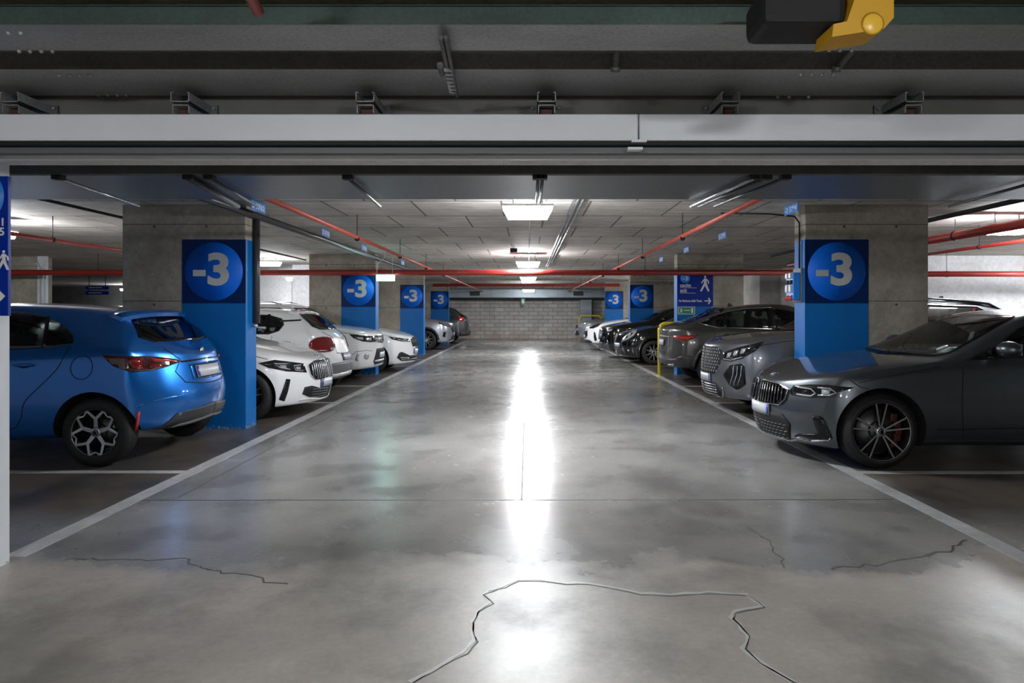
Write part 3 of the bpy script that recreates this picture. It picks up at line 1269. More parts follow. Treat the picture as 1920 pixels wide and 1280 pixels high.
def car_blue_hatch():
    c = Car('car', 'glossy blue hatchback parked tail out beside the left white doorway post', M['p_blue'],
            dict(L=4.11, W=1.78, H=1.505, r=.315, fo=.84, wb=2.57, hood_lead=.74, cowl=(1.15, 1.00), header=1.95, rear_header=3.42, zrear=1.425,
                 rear_glass=(3.80, 1.10), belt=(.96, 1.10), peak=(2.3, 1.505), fine=1, roof_half=.60, tail_r=.42, tail_pow=2.4, deck=.985, rear_tint=M['privacy'], rg_in=.2,
                 tail_prof=[(.2, .16), (.42, .01), (.66, 0), (.74, .05), (.9, .09), (1.0, .13), (1.2, .25)], zbr=.30, sill=.22, shoulder=.025))
    L = c.L
    common(c, [[(1.40, 1.0), (2.35, 1.055), (2.36, 1.42), (2.1, 1.41), (1.75, 1.27)],
               [(2.42, 1.055), (2.98, 1.085), (3.18, 1.125), (3.15, 1.19), (3.02, 1.29), (2.85, 1.365), (2.62, 1.41), (2.42, 1.42)]],
           seams=[[(2.40, 1.03), (2.40, .5), (2.42, .3)], [(3.16, 1.10), (3.10, .92), (2.98, .78), (2.80, .60), (2.74, .42), (2.55, .34), (1.4, .30)], [(1.33, .98), (1.30, .6), (1.36, .3)],
                  [(3.31 + .10 * math.cos(t * math.pi / 6), .91 + .105 * math.sin(t * math.pi / 6)) for t in range(13)]],
           handles=[(2.78, .93), (1.98, .91)], pillars=[[(2.35, 1.05), (2.44, 1.055), (2.44, 1.425), (2.36, 1.425)], [(2.90, 1.08), (2.94, 1.08), (2.86, 1.37), (2.83, 1.37)]])
    c.screen(1, 'windscreen', .62, 1.02, .52, 1.42)
    rs_ = c.screen(-1, 'rear_window', .64, 1.125, .53, 1.375, round_=.10)
    c.wiper(-1, .02, 1.10, -.36, 1.13)
    # roof spoiler
    b = MB()
    pts = []
    top = c.pj_top()
    n = 12
    prev = None
    rows = []
    for i in range(n + 1):
        y = lerp(-.60, .60, i / n)
        e = abs(y) / .60
        s0 = 3.36 + .02 * e
        s1 = 3.64 - .13 * e ** 3
        p0, n0 = top(s0, y * .97)
        zt = 1.405 - .045 * e ** 3
        row = [Vector((p0.x, y * .97, p0.z + .003)), Vector((L / 2 - lerp(s0, s1, .6), y, lerp(p0.z, zt, .5) + .02)), Vector((L / 2 - s1, y, zt)),
               Vector((L / 2 - s1 + .01, y, zt - .035)), Vector((L / 2 - s0 - .12, y * .97, p0.z - .075))]
        rows.append([b.bm.verts.new(v) for v in row])
    for i in range(n):
        for j in range(5):
            f = b.bm.faces.new((rows[i][j], rows[i + 1][j], rows[i + 1][(j + 1) % 5], rows[i][(j + 1) % 5]))
            f.smooth = j < 2
    b.bm.faces.new(rows[0])
    b.bm.faces.new(rows[-1][::-1])
    sp = b.build('roof_spoiler', M['p_blue'], c.root)
    # rear lamps
    tl = c.wrap(-1, 'tail_light', [(73, 1.03), (62, 1.01), (50, 1.0), (38, .975), (27, .935), (38, .89), (48, .865), (58, .865), (66, .92)], M['taildark'], .010)
    c.wrap(-1, 'tail_lens', [(60, .985), (52, .985), (52, .885), (57, .885)], M['taillight'], .016, parent=tl)
    c.wrap(-1, 'tail_lens', [(48, .98), (33, .945), (31, .93), (46, .945)], M['taillight_bright'], .016, parent=tl)
    c.wrap(-1, 'tail_lens', [(49, .93), (40, .915), (40, .885), (49, .88)], M['taillight'], .016, parent=tl)
    c.wrap_line(-1, 'tailgate_gap', [(38, 1.06), (28, .95), (33, .84), (27, .73), (12, .70), (0, .695)], .009, M['seam'])
    c.wrap(-1, 'garnish', [(28, .935), (28, .92), (0, .93), (0, .945)], M['glossblack'], .006)
    c.plate(-1, .82, off=.014)
    c.wrap(-1, 'plate_recess', [(22, .895), (20, .745), (0, .735), (0, .905)], M['p_blue'], .004)
    c.wrap(-1, 'lower_valance', [(41, .235), (44, .30), (33, .445), (0, .49), (0, .24)], M['plastic'], .012)
    c.wrap(-1, 'diffuser_blade', [(38, .30), (31, .335), (0, .37), (0, .345), (30, .31), (36, .28)], M['plasticgrey'], .020)
    c.wrap_line(-1, 'bumper_crease', [(30, .61), (38, .605), (46, .59), (52, .57), (55, .54)], .014, M['p_blue'], .006)
    c.wrap(-1, 'rear_reflector', [(55.2, .50), (53.7, .50), (54.7, .33), (56.2, .33)], M['taillight_bright'], .010)
    MB().lathe([(0, .0001), (.006, .035), (-.004, .042), (-.004, .0001)], seg=24, axis='x').build('badge', M['chrome'], c.root, Vector(c.pj_end(-1)(0, 1.02)[0]) + Vector((-.004, 0, 0)))
    hd = c.wrap(1, 'headlight', [(28, .70), (62, .82), (66, .80), (50, .66), (30, .62)], M['headdark'], .008)
    c.wrap(1, 'grille', [(24, .60), (26, .40), (20, .25), (0, .25), (0, .60)], M['glossblack'], .008)
    c.plate(1, .45)
    c.mirrors(1.5, 1.05, M['p_blue'])
    c.wheels('y', M['rim_silver'], spokes=5, tw=.20, rim_r=.226)
    c.place(-1, False, -3.24, 7.06)
    return c


def kidney(c, mirror_z=(.50, .735), a0=2.0, a1=31, bars=9, frame=M['chrome'], barm=None, curve=.02):
    z0, z1 = mirror_z
    poly = [(a0, z0 + .02), (a0, z1 - .015), (a0 + 3, z1), (a1 - 8, z1 - .01), (a1, z1 - .055), (a1 - 1.5, z0 + .07), (a1 - 6, z0 + .01), (a0 + 3, z0)]
    g = c.wrap(1, 'grille', poly, M['glossblack'], .012)
    for i in range(bars):
        a = lerp(a0 + 1.5, a1 - 2.5, (i + .5) / bars)
        c.wrap(1, 'grille_bar', [(a - .45, z0 + .02 + (.03 if i > bars - 3 else 0)), (a + .45, z0 + .02 + (.03 if i > bars - 3 else 0)), (a + .45, z1 - .02 - (.03 if i > bars - 2 else 0)), (a - .45, z1 - .02 - (.03 if i > bars - 2 else 0))],
               barm or M['rim_black'], .030, parent=g, dv=.1)
    c.wrap_line(1, 'grille_frame', poly + [poly[0]], .009, frame, .020, parent=g)
    return g


def car_grey_saloon():
    c = Car('car', 'satin grey saloon nosing out at the right, with thin double-spoke wheels', M['p_grey'],
            dict(L=4.71, W=1.83, H=1.445, r=.338, fo=.82, wb=2.85, hood_lead=.735, cowl=(1.46, .985), header=2.28, rear_header=3.50, zrear=1.37,
                 rear_glass=(4.20, 1.07), belt=(.955, 1.03), peak=(2.75, 1.445), fine=1, roof_half=.585, nose_r=.55, nose_pow=2.1,
                 nose_prof=[(.15, .10), (.25, .02), (.45, .0), (.62, .015), (.72, .05), (.8, .12)], deck=1.05, zb=.155, sill=.19, zbr=.25, arch=.05, tuck=.03, shoulder=.03,
                 crease={10: .5, 12: .3, 9: .3}))
    common(c, [[(1.72, .985), (2.72, 1.015), (2.72, 1.375), (2.5, 1.365), (2.2, 1.27)],
               [(2.78, 1.015), (3.6, 1.045), (3.92, 1.09), (3.75, 1.20), (3.45, 1.32), (3.1, 1.365), (2.78, 1.375)]],
           seams=[[(1.55, .93), (1.52, .6), (1.55, .27)], [(2.72, .99), (2.75, .6), (2.72, .27)], [(3.70, 1.0), (3.66, .8), (3.45, .6), (3.40, .3)], [(1.55, .27), (3.4, .27)],
                  [(.55, .80), (.62, .745), (.70, .72)]],
           handles=[(2.50, .90), (3.48, .93)], pillars=[[(2.71, 1.01), (2.79, 1.012), (2.79, 1.38), (2.71, 1.38)]])
    c.side_line('sill_crease', [(1.3, .36), (3.3, .40)], .012, M['seam'])
    c.side('mirror_base', [(1.60, .975), (1.86, .985), (1.86, 1.09)], M['glossblack'], .006)
    c.screen(1, 'windscreen', .70, 1.0, .55, 1.375, zc0=.985, round_=.05)
    c.screen(-1, 'rear_window', .60, 1.09, .50, 1.34)
    c.wiper(1, -.62, 1.005, .02, .995)
    c.wiper(1, -.02, 1.0, .60, 1.02)
    stk = c.patch('windscreen_sticker', [[(.50 + .035 * math.cos(t * math.pi / 8), 1.07 + .022 * math.sin(t * math.pi / 8)) for t in range(16)]], c.pj_end(1), M['plate'], .008, .1, .1)
    kidney(c, (.505, .72), 2.5, 31, 9, M['chrome'])
    hl = c.wrap(1, 'headlight', [(32, .665), (34, .71), (45, .735), (56, .745), (70, .735), (62, .69), (54, .635), (46, .62), (33, .625)], M['headdark'], .008)
    c.wrap_line(1, 'daytime_strip', [(37, .635), (46.5, .632), (49, .66), (46, .695), (37, .70)], .012, M['lens'], .013, parent=hl)
    c.wrap_line(1, 'daytime_strip', [(50.5, .645), (57, .652), (60.5, .68), (57, .712), (50, .712)], .012, M['lens'], .013, parent=hl)
    c.wrap(1, 'projector_lens', [(40.5, .648), (45.5, .648), (46, .685), (40.5, .685)], M['glossblack'], .013, parent=hl)
    c.wrap(1, 'projector_lens', [(52.5, .655), (57, .66), (57.5, .70), (52.5, .70)], M['lens'], .011, parent=hl)
    c.wrap(1, 'lower_intake', [(0, .435), (27, .43), (33, .345), (31, .20), (25, .165), (0, .165)], M['black'], .008)
    for r_ in range(5):
        for q in range(8):
            a = 2 + q * 3.6 + (1.8 if r_ % 2 else 0)
            z = .195 + r_ * .032
            if a < 29:
                c.wrap(1, 'mesh_bar', [(a, z), (a + 2.4, z + .004), (a + 2.7, z + .010), (a + .3, z + .006)], M['rim_grey'], .011, dv=.1, du=4)
    c.wrap_line(1, 'splitter_edge', [(0, .158), (26, .158), (33, .19), (36.5, .205)], .012, M['rim_silver'], .014)
    c.wrap(1, 'side_intake', [(47.5, .455), (52, .46), (54, .44), (58.5, .27), (57, .245), (46, .205), (37, .215), (34.5, .235), (38, .262), (50.5, .29)], M['glossblack'], .010)
    c.wrap_line(1, 'intake_blade', [(36, .222), (46, .208), (56.5, .245), (57.6, .27)], .008, M['rim_silver'], .016)
    c.plate(1, .45, off=.014)
    c.badge_disc(1, .775, .04, pj=lambda y, z: c.pj_top()(.17, 0))
    c.side_line('hood_gap', [(1.36, .925), (1.0, .86), (.62, .775)], .006, M['seam'])
    tl = c.wrap(-1, 'tail_light', [(25, .92), (66, .95), (70, .90), (62, .82), (25, .83)], M['taillight'], .008)
    c.plate(-1, .70)
    c.mirrors(1.92, 1.06, M['p_grey'], (.10, .12, .075), .0)
    c.wheels('double', M['rim_silver'], spokes=5, tw=.225, rim_r=.272, caliper=True)
    c.place(1, True, 2.36, 7.0)
    return c


def car_white_hatch_front():
    c = Car('car', 'white hatchback nosing out just behind the nearest left blue pillar, chrome-barred twin grille', M['p_white'],
            dict(L=4.32, W=1.80, H=1.435, r=.328, fo=.83, wb=2.67, hood_lead=.735, cowl=(1.25, 1.0), header=2.0, rear_header=3.5, zrear=1.37,
                 rear_glass=(4.05, 1.05), belt=(.97, 1.07), peak=(2.4, 1.435), roof_half=.58, nose_r=.55, nose_pow=2.1, fine=1,
                 nose_prof=[(.15, .12), (.25, .02), (.45, .0), (.62, .02), (.72, .06), (.8, .13)], zb=.17, sill=.2, shoulder=.03))
    common(c, [[(1.5, 1.0), (2.4, 1.04), (2.4, 1.38), (2.2, 1.37), (1.95, 1.27)], [(2.46, 1.04), (3.3, 1.07), (3.5, 1.14), (3.2, 1.30), (2.9, 1.36), (2.46, 1.38)]],
           seams=[[(1.38, .95), (1.34, .6), (1.36, .28)], [(2.42, 1.0), (2.44, .3)]], handles=[(2.2, .92)])
    c.screen(1, 'windscreen', .68, 1.02, .54, 1.36)
    c.screen(-1, 'rear_window', .60, 1.07, .5, 1.32)
    kidney(c, (.49, .745), 3, 31, 9, M['chrome'], M['rim_silver'])
    hl = c.wrap(1, 'headlight', [(33, .60), (35, .72), (50, .76), (62, .79), (74, .755), (66, .69), (52, .635)], M['headdark'], .008)
    c.wrap_line(1, 'daytime_strip', [(37, .625), (44, .64), (45.5, .70), (38, .705)], .012, M['lens'], .013, parent=hl)
    c.wrap_line(1, 'daytime_strip', [(49, .655), (58, .69), (61, .74), (51, .73)], .012, M['lens'], .013, parent=hl)
    c.wrap(1, 'projector_lens', [(39, .645), (43, .65), (43.5, .685), (39, .685)], M['lens'], .011, parent=hl)
    c.wrap(1, 'projector_lens', [(52, .67), (57, .69), (58, .72), (52.5, .715)], M['lens'], .011, parent=hl)
    c.wrap(1, 'lower_intake', [(0, .40), (17, .37), (28, .42), (36, .41), (38, .32), (30, .27), (14, .235), (0, .23)], M['black'], .008)
    for r_ in range(4):
        c.wrap_line(1, 'mesh_bar', [(2, .255 + r_ * .033), (27, .265 + r_ * .035)], .006, M['rim_grey'], .012)
    c.wrap_line(1, 'splitter_edge', [(0, .215), (16, .22), (32, .25), (40, .24)], .012, M['p_white'], .014)
    c.wrap(1, 'side_intake', [(49.5, .53), (53, .54), (58.5, .28), (54, .25), (51.5, .38)], M['glossblack'], .010)
    c.plate(1, .44, off=.014)
    c.badge_disc(1, .775, .038, pj=lambda y, z: c.pj_top()(.18, 0))
    c.side_line('hood_gap', [(1.3, .96), (.9, .89), (.55, .80)], .006, M['seam'])
    c.mirrors(1.65, 1.05, M['p_white'])
    c.wheels('double', M['rim_silver'], tw=.225, rim_r=.235)
    c.place(-1, True, -2.80, 9.62)
    return c


def car_white_small():
    c = Car('car', 'small round white hatchback parked tail out, oval red tail lamps and black rear window', M['p_white'],
            dict(L=3.99, W=1.75, H=1.475, r=.32, fo=.80, wb=2.54, hood_lead=.82, cowl=(1.1, 1.05), header=1.75, rear_header=3.22, zrear=1.41,
                 rear_glass=(3.66, 1.08), belt=(1.0, 1.06), peak=(2.2, 1.475), roof_half=.61, tail_r=.42, tail_pow=2.3, deck=.97, fine=1,
                 tail_prof=[(.2, .10), (.40, 0), (.56, 0), (.66, .05), (.85, .10), (1.0, .16), (1.2, .3)], zbr=.28, sill=.22))
    common(c, [[(1.3, 1.04), (2.25, 1.05), (2.25, 1.385), (1.95, 1.37), (1.6, 1.26)], [(2.30, 1.05), (2.9, 1.045), (3.06, 1.10), (3.12, 1.20), (3.06, 1.30), (2.85, 1.36), (2.3, 1.385)]],
           seams=[[(2.27, 1.0), (2.27, .3)], [(2.96, 1.03), (2.94, .8), (2.78, .6), (2.72, .4)], [(3.05, .74), (3.05, .90), (3.09, .93), (3.24, .93), (3.27, .90), (3.27, .74)]], handles=[(2.7, .92)],
           sill=(.22, .30), pillars=[[(2.78, 1.05), (2.82, 1.05), (2.86, 1.37), (2.82, 1.37)], [(3.04, 1.27), (3.36, 1.285), (3.36, 1.262), (3.04, 1.245)]])
    c.screen(1, 'windscreen', .62, 1.08, .52, 1.38)
    c.screen(-1, 'rear_window', .60, 1.11, .54, 1.385, round_=.12)
    c.patch('roof_spoiler', [[(-.56, 1.34), (-.5, 1.405), (0, 1.425), (.5, 1.405), (.56, 1.34), (.48, 1.375), (0, 1.39), (-.48, 1.375)]], c.pj_end(-1), M['p_white'], .03, .12, .1, thick=.04)
    c.patch('brake_lamp', [[(-.11, 1.40), (-.11, 1.42), (.11, 1.42), (.11, 1.40)]], c.pj_end(-1), M['taillight_bright'], .036, .1, .1)
    tl = c.wrap(-1, 'tail_light', [(44 + 17 * (abs(math.cos(t)) ** .75) * (1 if math.cos(t) > 0 else -1), .87 + .125 * (abs(math.sin(t)) ** .8) * (1 if math.sin(t) > 0 else -1)) for t in [i * math.pi / 10 for i in range(20)]], M['taillight'], .018)
    c.wrap(-1, 'reversing_lens', [(36, .82), (29, .82), (30, .78), (36, .77)], M['lens'], .022, parent=tl)
    c.wrap_line(-1, 'tailgate_gap', [(40, 1.08), (27, .98), (26, .72), (0, .70)], .008, M['seam'])
    c.plate(-1, .65, )
    c.wrap(-1, 'rear_bumper', [(62, .56), (40, .56), (0, .575), (0, .29), (40, .28), (60, .30)], M['plasticgrey'], .016)
    c.wrap_line(-1, 'bumper_lip', [(60, .36), (30, .36), (0, .38)], .05, M['p_white'], .020)
    for z in (.955, .985):        # two stacked chevrons
        c.patch('badge', c.strip([(-.05, z - .03), (0, z + .01), (.05, z - .03)], .018), c.pj_end(-1), M['chrome'], .008, .1, .1)
    c.wrap(-1, 'rear_reflector', [(50, .43), (40, .43), (40, .40), (50, .40)], M['taillight'], .022)
    c.mirrors(1.42, 1.10, M['p_white'])
    c.wheels('multi', M['rim_grey'], spokes=9)
    c.place(-1, False, -3.08, 11.8)
    return c


def car_white_suv():
    c = Car('car', 'white compact SUV with roof rails nosing out between two white cars on the left', M['p_white'],
            dict(L=4.17, W=1.775, H=1.60, r=.345, fo=.88, wb=2.5, hood_lead=.98, cowl=(1.15, 1.115), header=1.75, rear_header=3.5, zrear=1.54,
                 rear_glass=(3.95, 1.12), belt=(1.06, 1.12), peak=(2.2, 1.60), roof_half=.62, nose_r=.40, nose_pow=2.4, zb=.26, sill=.27, zbr=.3,
                 nose_prof=[(.2, .14), (.3, .03), (.55, .0), (.85, .015), (.97, .05), (1.1, .12)], nose_z=1))
    common(c, [[(1.3, 1.09), (2.3, 1.1), (2.3, 1.50), (1.9, 1.49), (1.6, 1.38)], [(2.36, 1.1), (3.5, 1.13), (3.45, 1.42), (3.2, 1.49), (2.36, 1.5)]], handles=[(2.1, 1.0)], sill=(.28, .38))
    arch_trim(c, M['plastic'])
    c.screen(1, 'windscreen', .68, 1.14, .56, 1.50)
    c.screen(-1, 'rear_window', .60, 1.14, .52, 1.45)
    c.rails(1.9, 3.6, .55, M['chrome'])
    c.antenna(3.45)
    g = c.wrap(1, 'grille', [(0, .92), (24, .925), (27, .80), (0, .76)], M['glossblack'], .008)
    for q in range(6):
        a = 2.5 + q * 4
        c.wrap(1, 'grille_bar', [(a, .79), (a + 1.8, .80), (a + 1.8, .90), (a, .90)], M['chrome'], .016, parent=g, dv=.2)
    hl = c.wrap(1, 'headlight', [(27, .80), (28, .915), (45, .935), (63, .965), (58, .88), (48, .82), (36, .80)], M['headdark'], .010)
    c.wrap(1, 'projector_lens', [(33, .83), (42, .835), (44, .89), (33, .89)], M['lens'], .015, parent=hl)
    c.wrap(1, 'projector_lens', [(47, .85), (54, .87), (56, .915), (47, .905)], M['lens'], .015, parent=hl)
    c.wrap(1, 'lower_intake', [(0, .66), (22, .66), (29, .40), (24, .32), (0, .32)], M['black'], .008)
    c.wrap(1, 'skid_plate', [(0, .43), (26, .43), (28, .39), (0, .39)], M['rim_silver'], .014)
    c.wrap(1, 'skid_plate', [(0, .31), (24, .31), (27, .34), (0, .345)], M['rim_silver'], .014)
    for q in (1,):
        c.wrap(1, 'fog_lamp', [(42 + 4 * math.cos(t * math.pi / 6), .52 + .06 * math.sin(t * math.pi / 6)) for t in range(12)], M['lens'], .010)
        c.wrap(1, 'daytime_lamp', [(52, .60), (55, .60), (57, .46), (53.5, .43), (54, .5)], M['lens'], .010)
    c.wrap_line(1, 'bumper_crease', [(32, .62), (44, .645), (56, .625), (60, .56)], .010, M['plasticgrey'], .004)
    c.plate(1, .53, off=.014)
    c.side_line('hood_gap', [(1.2, 1.05), (.6, .995), (.3, .95)], .007, M['seam'])
    c.mirrors(1.5, 1.15, M['p_white'])
    c.wheels('multi', M['rim_silver'], spokes=10)
    c.place(-1, True, -3.03, 14.25)
    return c


def car_white_low():
    c = Car('car', 'white hatchback with slim headlights nosing out between second and third left pillars', M['p_white'],
            dict(L=4.60, W=1.83, H=1.47, r=.33, fo=.88, wb=2.69, hood_lead=.80, cowl=(1.25, 1.02), header=2.0, rear_header=3.7, zrear=1.40,
                 rear_glass=(4.3, 1.07), belt=(.99, 1.06), peak=(2.5, 1.47), roof_half=.6, nose_r=.5, nose_pow=2.2, zb=.19,
                 nose_prof=[(.15, .12), (.25, .02), (.5, .0), (.72, .02), (.8, .06), (.9, .13)]))
    common(c, [[(1.55, 1.03), (2.5, 1.05), (2.5, 1.41), (2.25, 1.40), (1.95, 1.29)], [(2.56, 1.05), (3.8, 1.09), (3.5, 1.36), (2.56, 1.41)]], handles=[(2.3, .93)])
    c.screen(1, 'windscreen', .70, 1.05, .55, 1.40)
    c.screen(-1, 'rear_window', .62, 1.09, .52, 1.35)
    g = c.wrap(1, 'grille', [(0, .795), (14, .79), (24, .74), (20, .58), (0, .55)], M['glossblack'], .010)
    for q in range(5):
        a = 2 + q * 4
        c.wrap(1, 'grille_bar', [(a, .60), (a + 1.3, .60), (a + 1.3, .765), (a, .765)], M['plastic'], .02, parent=g, dv=.2)
    c.wrap_line(1, 'grille_frame', [(0, .80), (14, .795), (25, .745), (20.5, .57), (0, .54)], .014, M['chrome'], .016, parent=g)
    hl = c.wrap(1, 'headlight', [(26, .70), (28, .765), (48, .80), (66, .845), (60, .77), (46, .72)], M['headdark'], .010)
    c.wrap_line(1, 'daytime_strip', [(29, .725), (42, .735), (52, .765)], .014, M['lens'], .015, parent=hl)
    c.wrap(1, 'projector_lens', [(34, .745), (42, .755), (42, .78), (34, .77)], M['lens'], .015, parent=hl)
    c.wrap(1, 'lower_intake', [(0, .38), (28, .38), (46, .48), (50, .46), (54, .35), (46, .27), (0, .25)], M['black'], .010)
    c.wrap_line(1, 'fog_strip', [(30, .33), (48, .345)], .03, M['lens'], .016)
    c.wrap_line(1, 'intake_blade', [(0, .30), (30, .29), (46, .30)], .016, M['rim_silver'], .016)
    c.plate(1, .47, off=.014)
    c.side_line('hood_gap', [(1.3, .99), (.6, .88), (.35, .83)], .007, M['seam'])
    c.mirrors(1.7, 1.08, M['p_white'])
    c.wheels('multi', M['rim_silver'], spokes=8)
    c.place(-1, True, -2.68, 16.5)
    return c


def car_silver_suv():
    c = Car('car', 'silver SUV with angular black grille nosing out behind the third left pillar', M['p_lsilver'],
            dict(L=4.6, W=1.855, H=1.68, r=.365, fo=.93, wb=2.69, hood_lead=1.0, cowl=(1.2, 1.16), header=1.9, rear_header=3.8, zrear=1.62,
                 rear_glass=(4.35, 1.2), belt=(1.10, 1.2), peak=(2.4, 1.68), roof_half=.62, nose_r=.45, zb=.28, sill=.28,
                 nose_prof=[(.2, .16), (.3, .05), (.55, .02), (.8, .0), (.95, .06), (1.1, .14)]))
    common(c, [[(1.5, 1.14), (2.5, 1.16), (2.5, 1.58), (2.2, 1.57), (1.85, 1.45)], [(2.56, 1.16), (3.9, 1.25), (3.5, 1.52), (2.56, 1.58)]], handles=[(2.3, 1.05)], sill=(.3, .42))
    arch_trim(c, M['plastic'], .07)
    c.screen(1, 'windscreen', .72, 1.18, .58, 1.58)
    c.screen(-1, 'rear_window', .62, 1.2, .55, 1.53)
    c.rails(2.0, 4.0, .58, M['rim_silver'])
    g = c.wrap(1, 'grille', [(0, .90), (20, .90), (28, .74), (22, .62), (0, .62)], M['glossblack'], .010)
    c.wrap_line(1, 'grille_frame', [(0, .91), (20, .91), (29, .74), (22, .61), (24, .5), (33, .40)], .02, M['chrome'], .016, parent=g)
    hl = c.wrap(1, 'headlight', [(28, .84), (30, .93), (48, .97), (66, 1.02), (60, .93), (45, .87)], M['headdark'], .010)
    c.wrap_line(1, 'daytime_strip', [(32, .89), (44, .91), (56, .96)], .02, M['lens'], .015, parent=hl)
    c.wrap(1, 'lower_intake', [(0, .56), (22, .56), (34, .36), (28, .30), (0, .30)], M['black'], .010)
    c.wrap(1, 'side_intake', [(48, .66), (54, .66), (56, .50), (50, .46)], M['glossblack'], .010)
    c.wrap(1, 'skid_plate', [(0, .36), (30, .36), (36, .31), (28, .28), (0, .28)], M['chrome'], .02)
    c.plate(1, .58, off=.014)
    c.mirrors(1.65, 1.2, M['p_lsilver'])
    c.wheels('multi', M['rim_silver'], spokes=10)
    c.place(-1, True, -2.76, 25.7)
    return c


def car_dark_far():
    c = Car('car', 'dark green-grey SUV parked tail out at the far left, nearest the blockwork wall', M['p_steel'],
            dict(L=4.5, W=1.82, H=1.66, r=.35, fo=.9, wb=2.65, hood_lead=.95, cowl=(1.2, 1.12), header=1.9, rear_header=3.65, zrear=1.60,
                 rear_glass=(4.2, 1.15), belt=(1.06, 1.12), peak=(2.3, 1.66), roof_half=.62, tail_r=.45, tail_pow=2.4, zbr=.32, deck=1.12,
                 tail_prof=[(.2, .12), (.45, 0), (.65, 0), (.8, .06), (1.1, .12), (1.3, .25)]))
    common(c, [[(1.5, 1.1), (2.5, 1.12), (2.5, 1.55), (2.2, 1.54), (1.8, 1.4)], [(2.56, 1.12), (3.9, 1.2), (3.5, 1.5), (2.56, 1.55)]], handles=[(2.3, 1.0)])
    c.screen(1, 'windscreen', .7, 1.15, .56, 1.55)
    c.screen(-1, 'rear_window', .64, 1.16, .56, 1.53)
    tl = c.wrap(-1, 'tail_light', [(34, 1.0), (38, 1.10), (56, 1.22), (64, 1.22), (60, 1.0), (50, .96)], M['taillight_bright'], .012)
    c.wrap(-1, 'reversing_lens', [(34, 1.0), (36, 1.05), (44, 1.05), (44, .99)], M['lens'], .018, parent=tl)
    c.plate(-1, .82, )
    c.wrap(-1, 'rear_bumper', [(60, .5), (0, .55), (0, .33), (58, .34)], M['plastic'], .014)
    c.wrap(-1, 'rear_reflector', [(54, .47), (42, .47), (42, .43), (54, .43)], M['taillight_bright'], .02)
    c.mirrors(1.6, 1.16, M['p_steel'])
    c.wheels('multi', M['rim_grey'], spokes=8)
    c.place(-1, False, -2.58, 30.85)
    return c


